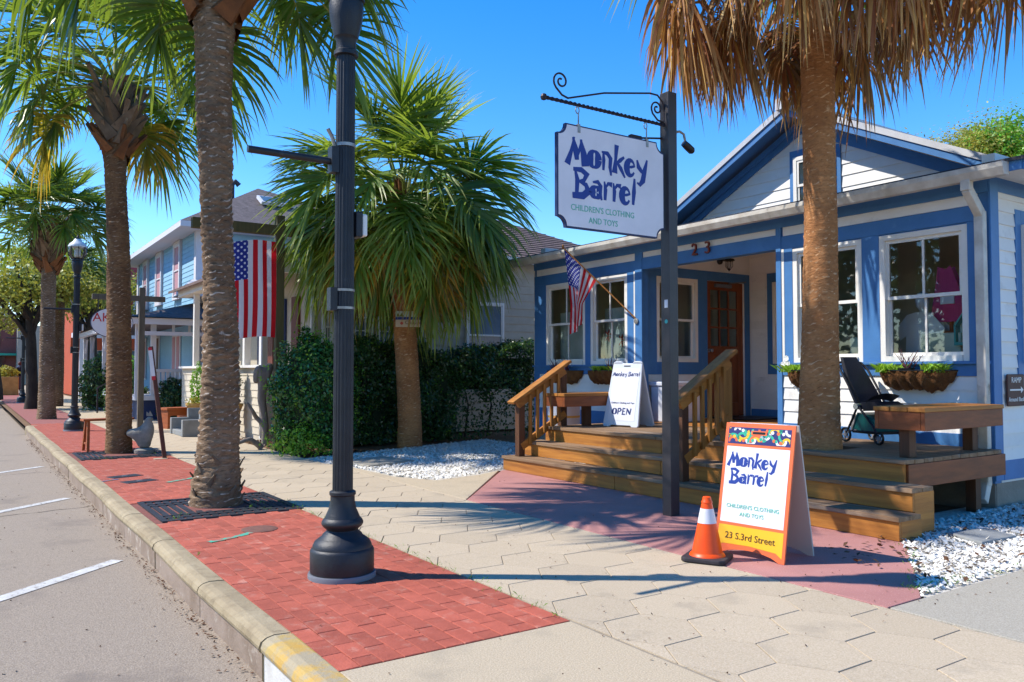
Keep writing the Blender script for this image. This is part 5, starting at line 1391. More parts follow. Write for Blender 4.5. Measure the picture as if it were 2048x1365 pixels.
def cloth(name, fn, nu, nv, parent, mt='flag'):
    v = np.array([fn(i / nu, j / nv) for j in range(nv + 1) for i in range(nu + 1)])
    f = []; uv = []
    for j in range(nv):
        for i in range(nu):
            f.append((j * (nu + 1) + i, j * (nu + 1) + i + 1, (j + 1) * (nu + 1) + i + 1, (j + 1) * (nu + 1) + i))
            uv += [(i / nu, j / nv), ((i + 1) / nu, j / nv), ((i + 1) / nu, (j + 1) / nv), (i / nu, (j + 1) / nv)]
    return link(name, np_mesh(name, v, np.array(f), mt, np.array(uv), True), parent)
# large flag hanging from the timber frame by the hedge
FX, FY = 4.15, 12.8
t = thing('flag_frame', 'weathered timber post and crossbeam holding the large flag', 'post', (FX, FY, 0))
MB().box(FX - .07, FY - .07, -.05, FX + .07, FY + .07, 1.0).box(FX - .065, FY - .065, 1.0, FX + .065, FY + .065, 3.74).build('post', 'green_wood', t, world=True, bevel=.01)
MB().box(FX - 1.35, FY - .06, 3.42, FX + .5, FY + .06, 3.58).build('beam', 'green_wood', t, world=True, bevel=.008)
t = thing('large_flag', 'large stars and stripes hung vertically beside the foreground palm', 'flag', (FX - .6, FY - .1, 3.35))
def bigflag(u, v):
    x = FX - .08 - .98 * v; z = 3.3 - .12 * (v > -1) * (v) * .6 - 1.52 * u + .03 * math.sin(v * 5)
    return (x + .02 * math.sin(u * 3) * u, FY - .1 + .035 * math.sin(v * 17 + u * 1.5) * (.3 + .7 * u) + .02 * math.sin(v * 7 + 1), z)
o = cloth('cloth', bigflag, 40, 52, t); o.matrix_parent_inverse = WM[t].inverted()
MB().tube([(FX - .1, FY - .09, 3.3), (FX - .1, FY - .06, 3.42)], .008, 6).tube([(FX - 1.05, FY - .09, 3.22), (FX - 1.05, FY - .06, 3.42)], .008, 6).build('rope', 'cream', t, world=True)
# small flag on the slanted pole at the porch
t = thing('porch_flag', 'small stars and stripes drooping from a slanted pole at the porch', 'flag', (XF - .03, 8.44, 1.97))
p0, p1 = Vector((XF - .03, 8.43, 1.97)), Vector((XF - .62, 9.36, 3.06))
MB().tube([p0, p0.lerp(p1, .5), p1], .011, 8).lathe([(.0, .05), (.016, .03), (.018, 0), (.012, -.02)], 10, p1).build('pole', 'deck_x', t, world=True, smooth=40)
MB().lathe([(.04, 0), (.04, .02), (.018, .025)], 12).xf(frame((XF - .03, 8.43, 1.95), UY, NX)).build('bracket', 'bracket_metal', t, world=True)
def smallflag(u, v):
    # v runs down the pole from its tip (hoist), u is the fly hanging down in folds
    b = p1.lerp(p0, .03 + .44 * (1 - v)); hang = 1.08 * u
    fold = math.sin(v * 9 + u * 2.0) * .05 * (.25 + u) 
    dx = (.5 - v) * .16 * (1 - u * .2); k = 1 - .62 * min(1, u * 1.6)
    c = p1.lerp(p0, .2)
    q = c.lerp(b, k)
    return (q.x + fold * .8 - .03 * u, q.y + fold * .5 + .10 * math.sin(v * 5 + 1) * u * .5 + .02, q.z - hang * (.75 + .3 * v) - .0)
o = cloth('cloth', smallflag, 36, 40, t); o.matrix_parent_inverse = WM[t].inverted()

# ---------------------------------------------------------------- coir window baskets
def basket(y0, y1, label, plants):
    t = thing('window_basket', label, 'planter', (XF - .14, (y0 + y1) / 2, 1.03), 0, 'coir baskets under the shop windows')
    n, k = 40, 8; v = []; L = y1 - y0
    for j in range(k + 1):
        ph = math.pi / 2 * j / k
        for i in range(n + 1):
            s = i / n; env = math.sin(math.pi * min(max(s, .0), 1)) ** .55
            rib = 1 + .07 * math.sin(s * 44) + rnd.uniform(-.015, .015)
            depth = .2 * env * rib; zz = 1.25 - .21 * env * math.sin(ph) * rib - (.03 * math.sin(s * 9) * math.sin(ph)); xx = XF - .03 - depth * math.cos(ph)
            v.append((xx, y0 + L * s, zz + (rnd.uniform(-.008, .008) if j else 0)))
    f = [(j * (n + 1) + i, j * (n + 1) + i + 1, (j + 1) * (n + 1) + i + 1, (j + 1) * (n + 1) + i) for j in range(k) for i in range(n)]
    MB().raw(v, f).build('coir_liner', 'coir', t, world=True, smooth=70)
    MB().poly([(XF - .03, y0 + .03, 1.235)] + [(XF - .03 - .17 * math.sin(math.pi * s) ** .55, y0 + L * s, 1.235) for s in np.linspace(.03, .97, 16)] + [(XF - .03, y1 - .03, 1.235)]).build('soil', 'soil', t, world=True)
    MB().tube([(XF - .03 - .205 * math.sin(math.pi * s) ** .55, y0 + L * s, 1.255) for s in np.linspace(.0, 1, 24)], .007, 5).build('wire_rim', 'black_plastic', t, world=True)
    for (kind, y) in plants:
        if kind == 'fern':
            sp_ = [(XF - .12 + rnd.uniform(-.05, .05), y + rnd.gauss(0, .05), 1.235) for _ in range(9)]
            p_ = link('fern', tufts('fern', sp_, 'fern_leaf', '', .085, 34, .03), t); p_.matrix_parent_inverse = WM[t].inverted()
        if kind == 'twig':
            m = MB()
            for q in range(14):
                a = rnd.uniform(0, 6.28); l = rnd.uniform(.1, .24); b = (XF - .12 + rnd.uniform(-.03, .03), y + rnd.uniform(-.04, .04), 1.24)
                m.tube([b, (b[0] + .04 * math.cos(a), b[1] + .06 * math.sin(a), b[2] + l * .6), (b[0] + .07 * math.cos(a), b[1] + .12 * math.sin(a), b[2] + l)], [.006, .004, .002], 4)
            m.build('bare_twigs', 'twig', t, world=True)
        if kind == 'flower':
            m = MB()
            for q in range(5):
                c = (XF - .16 + rnd.uniform(-.04, .04), y + rnd.uniform(-.06, .06), 1.36 + rnd.uniform(-.05, .05))
                for w_ in range(6):
                    a = w_ * 1.05; m.poly([c, (c[0] - .005, c[1] + .03 * math.cos(a), c[2] + .03 * math.sin(a)), (c[0] - .01, c[1] + .035 * math.cos(a + .5), c[2] + .035 * math.sin(a + .5)), (c[0] - .005, c[1] + .03 * math.cos(a + 1), c[2] + .03 * math.sin(a + 1))])
            m.build('white_flowers', 'flower_white', t, world=True)
        if kind == 'pot': MB().lathe([(.05, 0), (.075, .04), (.08, .045), (.08, .055)], 18, (XF - .13, y, 1.225)).build('nursery_pot', 'black_plastic', t, world=True)
basket(4.0, 4.79, 'ragged coir basket with ferns and bare twigs under the wide window', [('fern', 4.68), ('twig', 4.45), ('pot', 4.45), ('fern', 4.2)])
basket(5.3, 5.9, 'coir basket with bright fern and white flowers beside the palm trunk', [('fern', 5.76), ('fern', 5.55), ('flower', 5.84)])
basket(8.72, 9.46, 'coir basket with dark green fern behind the open sign', [('fern', 9.1), ('fern', 9.0), ('twig', 8.9)])
basket(9.62, 10.5, 'coir basket with dry twigs at the far window', [('twig', 9.9), ('twig', 10.2)])
# ---------------------------------------------------------------- stroller on the deck
t = thing('stroller', 'black and teal baby stroller parked against the shop wall', 'stroller', (7.45, 4.6, ZD), R(-14))
t.scale = (.88, .88, .88)
# local +y is the back of the stroller (towards the palm), -y the front
def wheel(x, y, r):
    w = MB()
    for k in range(20):
        a, b = k * math.pi / 10, (k + 1) * math.pi / 10
        w.tube([(x, y + (r - .014) * math.cos(a), r + (r - .014) * math.sin(a)), (x, y + (r - .014) * math.cos(b), r + (r - .014) * math.sin(b))], .014, 6, cap=False)
    o = w.build('wheel', 'black_plastic', t, smooth=60)
    q = MB().tube([(x - .012, y, r), (x + .012, y, r)], .025, 10)
    for k in range(5): a = k * 1.2566; q.beam((x, y, r), (x, y + (r - .02) * math.cos(a), r + (r - .02) * math.sin(a)), .012, .014)
    q.build('rim', 'stroller_grey', o)
for x in (-.2, .2): wheel(x, .27, .085); wheel(x, -.22, .075)
fr = MB()
for x in (-.2, .2):
    fr.tube([(x, .27, .085), (x, .16, .27), (x, .08, .42), (x, .2, .62), (x, .34, .82), (x * .9, .42, .9)], .013, 8)
    fr.tube([(x, -.22, .085), (x, -.14, .2), (x, .08, .42)], .013, 8); fr.tube([(x, .24, .13), (x, -.2, .14)], .01, 6)
fr.tube([(-.18, .42, .9), (0, .44, .92), (.18, .42, .9)], .014, 8)
fr.build('frame', 'stroller_black', t, smooth=50)
MB().tube([(-.225, .09, .41), (.225, .09, .41)], .035, 14).build('fold_hub', 'chrome', t, smooth=40)
def loft(secs, mt, nm, bev=.02):
    m = MB()
    for a, b in zip(secs, secs[1:]):
        n = len(a); m.raw(list(a) + list(b), [(i, (i + 1) % n, n + (i + 1) % n, n + i) for i in range(n)])
    m.poly(secs[0][::-1]); m.poly(secs[-1]); return m.build(nm, mt, t, smooth=50, bevel=0)
def sec(y0, z0, y1, z1, w): return [(-w, y0, z0), (w, y0, z0), (w, y1, z1), (-w, y1, z1)]
loft([sec(.16, .4, .04, .37, .15), sec(.25, .58, .14, .55, .16), sec(.34, .76, .27, .74, .15), sec(.45, .97, .41, .97, .1)], 'stroller_black', 'seat_back')
loft([sec(.02, .36, .06, .46, .18), sec(-.14, .38, -.12, .47, .18), sec(-.25, .34, -.24, .42, .17)], 'stroller_black', 'seat')
loft([sec(.2, .16, .12, .34, .17), sec(.0, .13, .0, .32, .18), sec(-.14, .14, -.16, .26, .17)], 'stroller_teal', 'basket')
loft([sec(.24, .12, .22, .3, .16), sec(.14, .12, .13, .22, .17)], 'stroller_grey', 'basket_pocket')
loft([sec(.2, .11, .2, .13, .17), sec(-.18, .11, -.18, .14, .17)], 'stroller_black', 'foot_tray')
c_ = [[(w * .19, -.02 - .12 * math.sin(R(a)), .46 + .07 * math.sin(R(a)) + .03 * (1 - w * w)) for w in np.linspace(-1, 1, 7)] for a in (0, 30, 60, 90, 120)]
m = MB()
for a, b in zip(c_, c_[1:]):
    for i in range(6): m.poly([a[i], a[i + 1], b[i + 1], b[i]])
m.build('bumper_hood', 'stroller_black', t, smooth=60)

# striped bin left of the steps
t = thing('striped_bin', 'white bin with faint yellow stripes standing behind the stair rail', 'bin', (7.0, 9.05, 0))
MB().lathe([(.2, 0), (.21, .02), (.235, .82), (.25, .83), (.25, .88), (.2, .9), (.0, .91)], 28).build('body', 'barrel_white', t, smooth=35)
for z in (.25, .36, .6): MB().lathe([(.2125 + z * .028, z), (.2135 + z * .028, z + .03)], 28).build('stripe', 'barrel_stripe', t, smooth=35)
t = thing('storage_chest', 'white plastic chest on the porch behind the stair rail', 'chest', (8.3, 8.15, ZD))
MB().box(-.3, -.2, .0, .3, .2, .5).build('body', 'barrel_white', t, bevel=.02); MB().box(-.32, -.22, .5, .32, .22, .56).build('lid', 'barrel_white', t, bevel=.015)

# ---------------------------------------------------------------- hedge and bushes
def ellipsoid_pts(n, c, r, shell=.55, seed=0, lump=.16, zmin=-.9):
    g = np.random.default_rng(seed); d = g.normal(0, 1, (n, 3)); d /= np.linalg.norm(d, axis=1, keepdims=True)
    d[:, 2] = np.where(d[:, 2] < zmin, -d[:, 2], d[:, 2])
    lp = 1 + lump * (np.sin(d[:, 0] * 5 + seed) * np.cos(d[:, 1] * 6 - seed) + .6 * np.sin(d[:, 2] * 9 + d[:, 0] * 7))
    rad = g.uniform(shell, 1, (n, 1)) ** .5 * lp[:, None]
    return np.array(c) + d * rad * np.array(r), d
def bush(name, label, cat, c, r, n, size, mt, seed, core=True, group=None, stems=True, shell=.55, lump=.16):
    t = thing(name, label, cat, (c[0], c[1], 0), 0, group)
    p, d = ellipsoid_pts(n, (0, 0, c[2]), r, shell, seed, lump)
    k = p[:, 2] > .01; link('foliage', leaf_mesh('foliage', p[k], d[k], size, mt, .55, .8), t)
    if core:
        m = MB(); N, K = 14, 9
        prof = [(.78 * math.sin(math.pi * i / K), -.78 * math.cos(math.pi * i / K)) for i in range(K + 1)]
        m.lathe(prof, N); m.v = [(x * r[0] * (1 + .1 * math.sin(z * 5 + x * 4)), y * r[1], max(.0, c[2] + z * r[2])) for x, y, z in m.v]
        m.build('dark_core', 'hedge_core', t)  # opaque dark core added inside so the foliage is not see-through
    return t
cam_bush = bush('camellia_bush', 'glossy dark green camellia bush beside the flag post', 'bush', (4.52, 12.2, .86), (.68, .62, .92), 13000, .062, 'camellia_leaf', 2)
bush('ivy_skirt', 'bright green young growth at the foot of the camellia', 'plant', (4.2, 11.8, .12), (.5, .5, .34), 1500, .055, 'bright_leaf', 3, core=False, shell=.1, lump=.35)
bush('ivy_skirt', 'low green creeper climbing the old flag post', 'plant', (4.2, 12.55, .5), (.18, .18, .5), 1200, .05, 'bright_leaf', 7, core=False)
t = thing('hedge', 'long dark clipped hedge in the shade behind the bushy palm', 'hedge', (6.7, 13.2, 0))
g = np.random.default_rng(12); n = 32000
u = g.uniform(0, 1, (n, 3)); x = 4.9 + 4.5 * u[:, 0]; top = 1.64 + .1 * np.sin(x * 2.3) + .08 * np.sin(x * 5.7) + .06 * np.sin(x * 13 + 1) + .1 * g.uniform(-1, 1, n) ** 3
face = g.uniform(0, 1, n); y = 12.95 + .9 * u[:, 1]; z = u[:, 2] * top
y = np.where(face < .72, 12.9 + .2 * u[:, 1] ** 2 + .12 * np.sin(x * 3.1 + z * 4) + .08 * np.sin(x * 7 - z * 6), y); z = np.where(face >= .72, top - .12 * u[:, 2] ** 2, z)
keep = ~((x > 7.45) & (z < .85 + .2 * np.sin(x * 9)) & (g.uniform(0, 1, n) < .78))
nm_ = np.stack([np.zeros(n), np.where(face < .72, -1.0, -.2), np.where(face < .72, .3, 1.0)], 1)
link('foliage', leaf_mesh('foliage', np.stack([x, y, z], 1)[keep], nm_[keep], .068, 'hedge_leaf', .55, .8), t).matrix_parent_inverse = WM[t].inverted()
MB().box(4.9, 13.08, 0, 7.4, 13.7, 1.58).box(7.4, 13.1, .9, 9.3, 13.7, 1.5).build('dark_core', 'hedge_core', t, world=True)  # solid dark filler added to stop views through the hedge
m = MB()
for k in range(3):
    xx = 7.35 + .5 * k; m.tube([(xx, 13.2, 0), (xx + rnd.uniform(-.1, .1), 13.15, .6), (xx + rnd.uniform(-.15, .15), 13.2, 1.1)], [.022, .016, .01], 5)
m.build('stems', 'bark', t, world=True)
k = g.uniform(0, 1, n) < .035
link('brightening_leaves', leaf_mesh('brightening_leaves', (np.stack([x, y - .03, z], 1))[k & keep], nm_[k & keep], .06, 'bright_leaf', .5, .9), t).matrix_parent_inverse = WM[t].inverted()  # bright young leaves, added to lighten the hedge by leaf colour
p, d = ellipsoid_pts(1500, (4.52, 12.2, .9), (.72, .66, .96), .85, 9, .2)
o = link('brightening_leaves', leaf_mesh('brightening_leaves', p[p[:, 2] > .02], d[p[:, 2] > .02], .055, 'bright_leaf', .5, .8), cam_bush); o.matrix_parent_inverse = WM[cam_bush].inverted()  # bright young leaves, added so the camellia looks sunlit
# shrubs along the walk farther on
bush('shrub', 'dark rounded shrub behind the leaning stake', 'shrub', (4.5, 22.4, .48), (.42, .5, .6), 2600, .08, 'hedge_leaf', 21)
bush('shrub', 'grey green shrub left of the rooster palm trunk', 'shrub', (3.75, 24.6, .5), (.55, .6, .62), 2600, .09, 'oak_leaf_dark', 22)
bush('shrub', 'tall leafy green shrub beside the second lamp', 'shrub', (3.7, 29.0, .8), (.75, .8, .95), 3000, .12, 'hedge_leaf', 23)
bush('shrub', 'tropical shrub before the orange house', 'shrub', (5.2, 36, .9), (1.0, 1.0, 1.1), 2600, .16, 'bright_leaf', 24)

# ---------------------------------------------------------------- cream cottage behind the hedge
CY = 14.5
cot = thing('cream_cottage', 'cream clapboard cottage with brown hipped roof behind the hedge', 'house', (4.5, CY, 0))
def cp(m, nm, mt, **k): return m.build(nm, mt, cot, world=True, **k)
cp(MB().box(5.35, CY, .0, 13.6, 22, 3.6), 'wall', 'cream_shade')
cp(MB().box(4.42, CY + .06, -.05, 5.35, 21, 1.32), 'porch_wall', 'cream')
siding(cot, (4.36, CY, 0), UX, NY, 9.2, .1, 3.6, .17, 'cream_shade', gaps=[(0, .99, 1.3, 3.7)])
siding(cot, (4.42, 20.9, 0), UY, NX, 6.3, .1, 1.3, .13, 'cream')
cp(MB().box(4.37, CY - .03, .05, 4.42, CY + .02, 1.33), 'corner_board', 'trim_white'); cp(MB().box(4.33, CY - .05, 1.31, 4.5, 21, 1.36), 'rail_cap', 'trim_white')
for y in (CY + .06, 15.6, 16.9, 18.3, 19.7): cp(MB().box(4.4, y, 1.36, 4.52, y + .12, 3.1), 'porch_post', 'trim_white')
cp(MB().box(4.37, CY - .05, 1.36, 4.40, CY + .05, 2.55), 'vertical_sign', 'panel_white')
cp(MB().box(5.3, CY - .025, 1.32, 5.36, CY + .02, 3.5).box(4.3, CY - .02, 3.05, 5.4, CY + .1, 3.25).box(4.3, CY + .1, 3.05, 4.55, 21, 3.25), 'porch_beam', 'trim_white')
for y in (16.0, 17.2): cp(MB().box(5.3, y, .9, 5.36, y + .6, 2.7), 'porch_window', 'far_navy')
for y in (15.2, 16.75): cp(MB().box(5.3, y, .4, 5.37, y + .4, 2.7), 'shutter', 'far_door')
cp(MB().raw([(4.15, CY - .3, 3.22), (4.15, 21.4, 3.22), (5.6, 21.4, 3.75), (5.6, CY - .3, 3.75), (4.15, CY - .3, 3.16), (4.15, 21.4, 3.16), (5.6, 21.4, 3.69), (5.6, CY - .3, 3.69)], [(0, 3, 2, 1), (4, 5, 6, 7), (0, 1, 5, 4), (0, 4, 7, 3)]), 'porch_roof', 'shingle_brown')
cp(MB().box(4.6, CY - .01, .02, 4.78, CY - .002, .14), 'vent', 'black_plastic')
for (x0, x1, z0, z1, c_, r_) in ((5.5, 5.72, 1.6, 2.55, 2, 2), (6.1, 6.52, 1.7, 2.85, 3, 2), (6.6, 7.02, 1.7, 2.85, 3, 2), (8.62, 9.55, 1.3, 2.7, 1, 1)):
    window(cot, (x0, CY - .012, z0), UX, NY, x1 - x0, z1 - z0, cols=c_, rows=r_, deep=.01, pane='pane_sky' if x0 < 8 else 'pane_sky', fr=.05, sw=.025)
rz_, pz_ = 3.68, 5.45; ex = (7.4, 14.0, CY - .35, 22.3); pk = (10.8, 18.2, pz_)
A, B, C_, D_ = (ex[0], ex[2], rz_), (ex[1], ex[2], rz_), (ex[1], ex[3], rz_), (ex[0], ex[3], rz_)
P1, P2 = (10.5, 18.2, pz_), (11.0, 18.2, pz_)
rf = cp(MB().poly([A, B, P2, P1]).poly([B, C_, P2]).poly([C_, D_, P1, P2]).poly([D_, A, P1]).poly([A, D_, C_, B]), 'roof', 'shingle_brown')
sh = MB(); Ne = 11
for k in range(1, 22):
    f_ = k / 22; a_ = Vector(A).lerp(Vector(P1), f_); b_ = Vector(B).lerp(Vector(P2), f_); off = Vector((0, -.012, .012))
    sh.poly([a_ + off, b_ + off, b_ + off + Vector((0, .02, -.02)), a_ + off + Vector((0, .02, -.02))])
tag(sh.build('shingle_courses', 'roof_edge', rf, world=True), kind='stuff')
cp(MB().box(ex[0], ex[2] - .02, rz_ - .14, ex[1], ex[2], rz_ - .01), 'fascia', 'trim_white')
cp(MB().box(5.35, CY - .3, 3.55, 7.5, 22, 3.7), 'flat_roof', 'shingle_brown')
tag(MB().prism([(-.13, 0), (.13, 0), (.07, .2), (.0, .27), (-.07, .2)], 0, .02).xf(frame((5.2, CY - .06, 1.83), UX, NY)).build('arched_sign', 'panel_white'), 'small white arched sign on the cottage wall above the camellia', 'sign')
tag(MB().lathe([(.03, 0), (.09, .05), (.1, .2), (.06, .33), (.0, .36)], 14, (5.25, CY - .18, 1.5)).build('pink_lantern', 'far_pink', smooth=50), 'faded pink hanging ornament under the arched sign', 'ornament')
tag(MB().lathe([(.0, 0), (.08, .03), (.1, .1), (.07, .18), (.0, .2)], 14, (4.95, CY - .2, 1.36)).build('red_flower_pot', 'flower_red', smooth=50), 'red flower ball at the cottage window', 'flower')
# driftwood leaning at the post, cottage wall
t = thing('driftwood', 'twisted grey driftwood trunk standing by the flag post', 'driftwood', (4.0, 13.0, 0))
skin('stem', [(0, 0, 0), (.02, 0, .4), (-.05, .02, .8), (-.02, .0, 1.15), (.1, 0, 1.38), (-.12, .02, 1.3), (-.15, 0, 1.05), (-.2, -.02, .62), (-.12, .05, .5), (-.25, -.05, .18), (-.6, -.05, .06), (-.28, 0, .75)],
     [(0, 1), (1, 2), (2, 3), (3, 4), (3, 5), (5, 6), (1, 8), (8, 7), (0, 9), (9, 10), (7, 11)], [.06, .055, .07, .09, .07, .08, .04, .03, .04, .04, .02, .02], 'driftwood', t)
# steps, urn, stools before the cottage
t = thing('concrete_steps', 'grey concrete step block at the cottage walk', 'steps', (3.75, 16.3, 0))
for a in ((-.3, .1, 0, .55, .9, .1), (-.05, .1, .1, .55, .9, .22)): MB().box(*a).build('tread', 'stone_grey', t, bevel=.01)
for y in (-.05, .95): MB().box(-.32, y - .06, 0, .55, y + .06, .32).box(.0, y - .065, .32, .55, y + .065, .5).build('cheek_wall', 'stone_grey', t, bevel=.01)
t = thing('urn_planter', 'tan classical urn planter with clipped topiary by the cottage', 'planter', (4.12, 15.55, 0))
MB().lathe([(.16, 0), (.16, .05), (.1, .1), (.085, .16), (.1, .2), (.17, .3), (.2, .48), (.235, .58), (.25, .6), (.25, .64), (.2, .64)], 28).build('urn', 'terracotta', t, smooth=35)
p, d = ellipsoid_pts(1900, (0, 0, 1.0), (.22, .22, .5), .5, 31); link('topiary', leaf_mesh('topiary', p, d, .05, 'hedge_leaf'), t)
MB().lathe([(.15, -.4), (.17, -.1), (.12, .25), (.03, .42)], 12, (0, 0, 1.0)).build('dark_core', 'hedge_core', t)  # added dark filler that keeps the topiary opaque
t = thing('urn_planter', 'tan urn with small cone topiary at the cottage steps, farther one', 'planter', (4.28, 18.6, 0))
MB().lathe([(.14, 0), (.14, .05), (.09, .1), (.08, .2), (.18, .38), (.28, .5), (.28, .55), (.2, .55)], 28).build('urn', 'terracotta', t, smooth=35)
p, d = ellipsoid_pts(1500, (0, 0, .88), (.2, .2, .5), .5, 33); link('topiary', leaf_mesh('topiary', p, d, .055, 'bright_leaf'), t)
p, d = ellipsoid_pts(60, (-.1, -.12, .6), (.2, .15, .08), .5, 34); link('red_blooms', leaf_mesh('red_blooms', p, d, .07, 'autumn_leaf', .9), t)
def stool(loc, rz, label, w, l, h, mt, splay):
    t = thing('wooden_stool', label, 'stool', loc, rz)
    MB().box(-l / 2, -w / 2, h - .035, l / 2, w / 2, h).build('seat', mt, t, bevel=.005)
    for sx in (-1, 1):
        for sy in (-1, 1):
            MB().beam((sx * (l / 2 - .08), sy * (w / 2 - .04), h - .03), (sx * (l / 2 - .06), sy * (w / 2 - .04 + splay), 0), .04, .045, up=(0, 1, 0)).build('leg', mt, t)
        MB().beam((sx * (l / 2 - .07), -w / 2 + .02, .12), (sx * (l / 2 - .07), w / 2 - .02, .12), .03, .03).build('stretcher', mt, t)
stool((1.9, 14.3, 0), R(8), 'narrow honey coloured wooden bench behind the rooster palm', .2, .75, .5, 'orange_wood', .07)
t = thing('wooden_stool', 'chunky orange wooden stool beside the concrete steps', 'stool', (3.82, 18.9, 0), R(20))
MB().box(-.28, -.2, .4, .28, .2, .45).build('seat', 'orange_wood', t, bevel=.006)
for sx in (-1, 1): MB().box(sx * .22 - .03, -.18, 0, sx * .22 + .03, .18, .4).build('side_panel', 'orange_wood', t)
MB().box(-.19, -.17, .28, .19, -.14, .4).build('apron', 'orange_wood', t)
# rooster statue
t = thing('rooster_statue', 'weathered stone rooster statue at the foot of the palm', 'statue', (2.3, 13.42, 0), R(-20))
MB().lathe([(.15, 0), (.155, .05), (.1, .08)], 16).build('plinth', 'statue', t, smooth=40)
skin('body', [(0, 0, .07), (0, 0, .15), (0, 0, .25), (.04, 0, .36), (.05, 0, .45), (.06, 0, .53), (.12, 0, .52), (-.12, 0, .28), (-.21, 0, .31), (-.26, 0, .28)], [(0, 1), (1, 2), (2, 3), (3, 4), (4, 5), (5, 6), (2, 7), (7, 8), (8, 9)], [.1, .09, .15, .12, .075, .055, .018, .11, .07, .04], 'statue', t, root=2)
MB().prism([(.02, .56), (.02, .63), (.05, .6), (.07, .64), (.09, .6), (.11, .56)], -.012, .012).xf(Matrix.Rotation(R(90), 4, 'X')).build('comb', 'statue', t)
# leaning stake with a sticker
t = thing('leaning_stake', 'thin brown metal stake leaning beside the walk with sticker', 'post', (2.40, 12.43, 0))
MB().beam((0, 0, -.02), (-.2, .06, 1.6), .055, .045, up=(0, 1, 0)).build('stake', 'ramp_brown', t, bevel=.004)
sd = Vector((-.2, .06, 1.6)); 
def st_pt(f, o): return Vector((0, 0, 0)).lerp(sd, f) + Vector((o, -.03, 0))
MB().beam(st_pt(.72, -.02), st_pt(.985, -.02), .05, .004, up=(0, 1, 0)).build('sticker', 'panel_white', t)
MB().beam(st_pt(.70, -.02), st_pt(.735, -.02), .05, .006, up=(0, 1, 0)).build('sticker_end', 'letter_red', t)
MB().beam(st_pt(.965, -.02), st_pt(.99, -.02), .05, .006, up=(0, 1, 0)).build('sticker_end', 'letter_red', t)
tag(MB().box(2.25, 12.33, -.01, 2.42, 12.45, .006).build('stake_footing', 'concrete'), 'small pale concrete patch at the foot of the stake', 'patch')

# oval sign on its timber post
t = thing('oval_sign', 'white oval sign with red letters hanging from a timber T post', 'sign', (2.99, 18, 0))
MB().box(-.055, -.055, -.05, .055, .055, 2.96).build('post', 'grey_wood', t, bevel=.006); MB().box(-.92, -.05, 2.68, .44, .05, 2.79).build('crossbar', 'grey_wood', t, bevel=.006)
ov = MB().prism([(.39 * math.cos(k * math.pi / 20), .3 * math.sin(k * math.pi / 20)) for k in range(40)], -.012, .012).xf(frame((-.55, -.0, 2.22), UX, NY)).build('board', 'sign_edge', t)
MB().prism([(.378 * math.cos(k * math.pi / 20), .288 * math.sin(k * math.pi / 20)) for k in range(40)], .0125, .014).xf(frame((-.55, 0, 2.22), UX, NY)).build('face', 'sign_white', ov)
text('lettering', 'AK', .25, frame((-.74, -.017, 2.24), UX, NY), 'letter_red', ov, world=False)
text('lettering', 'Su', .085, frame((-.62, -.017, 2.11), UX, NY), 'letter_dark', ov, world=False)
MB().tube([(-.8, 0, 2.43), (-.8, 0, 2.69)], .008, 5).tube([(-.3, 0, 2.43), (-.3, 0, 2.69)], .008, 5).build('chain', 'iron', t)

# ---------------------------------------------------------------- pale blue two-storey house
bh_ = thing('blue_house', 'pale blue two-storey house with hipped grey roof and porch', 'house', (5.43, 24.1, 0))
def bp_(m, nm, mt, **k): return m.build(nm, mt, bh_, world=True, **k)
bp_(MB().box(5.45, 24.1, .4, 13, 33.5, 5.35), 'wall', 'far_blue')
wz = [(26.1, 26.85), (28.9, 29.7), (31.4, 32.1)]
siding(bh_, (5.43, 33.5, 0), UY, NX, 9.4, 2.9, 5.35, .14, 'far_blue', joined=True, gaps=[(33.5 - b - .12, 33.5 - a + .12, 3.3, 5.3) for a, b in wz])
siding(bh_, (5.43, 24.08, 0), UX, NY, 7.5, .6, 5.35, .14, 'far_blue', joined=True)
for a, b in wz: window(bh_, (5.41, b + .1, 3.45), UY, NX, b - a + .2, 1.8, cols=1, fr=.13, sw=.04, deep=.015, pane='far_pink', mt='far_trim')
bp_(MB().box(5.39, 24.05, .6, 5.6, 24.1, 5.35).box(5.39, 24.1, .6, 5.43, 24.3, 5.35), 'corner_board', 'far_trim')
bp_(MB().box(5.38, 33.3, 2.9, 5.43, 33.55, 5.35), 'corner_board', 'far_trim')
E0 = (4.85, 23.5, 13.6, 34.1)
zr = 5.42; pk1, pk2 = (8.0, 27.0, 7.35), (10.0, 30.5, 7.35)
a_, b_, c_, d_ = (E0[0], E0[1], zr), (E0[2], E0[1], zr), (E0[2], E0[3], zr), (E0[0], E0[3], zr)
rf = bp_(MB().poly([a_, b_, pk1]).poly([b_, c_, pk2, pk1]).poly([c_, d_, pk2]).poly([d_, a_, pk1, pk2]), 'roof', 'shingle')
bp_(MB().box(E0[0], E0[1], zr - .16, E0[2], E0[3], zr - .004), 'eave', 'far_trim')
n1 = Vector((0, -1.93, 3.5)).normalized()
sk = MB().box(-.55, -.3, 0, .55, .3, .1).xf(Matrix.Translation((8.15, 25.55, 6.62)) @ Matrix.Rotation(R(28.9), 4, 'X')).build('skylight', 'far_trim', rf, world=True)
MB().box(-.48, -.24, .1, .48, .24, .11).xf(Matrix.Translation((8.15, 25.55, 6.62)) @ Matrix.Rotation(R(28.9), 4, 'X')).build('skylight_glass', 'pane_sky', sk, world=True)
MB().tube([(7.3, 27.6, 7.0), (7.3, 27.6, 7.5), (7.42, 27.6, 7.62), (7.54, 27.6, 7.5)], .09, 10).build('vent_pipe', 'roof_edge', rf, world=True)
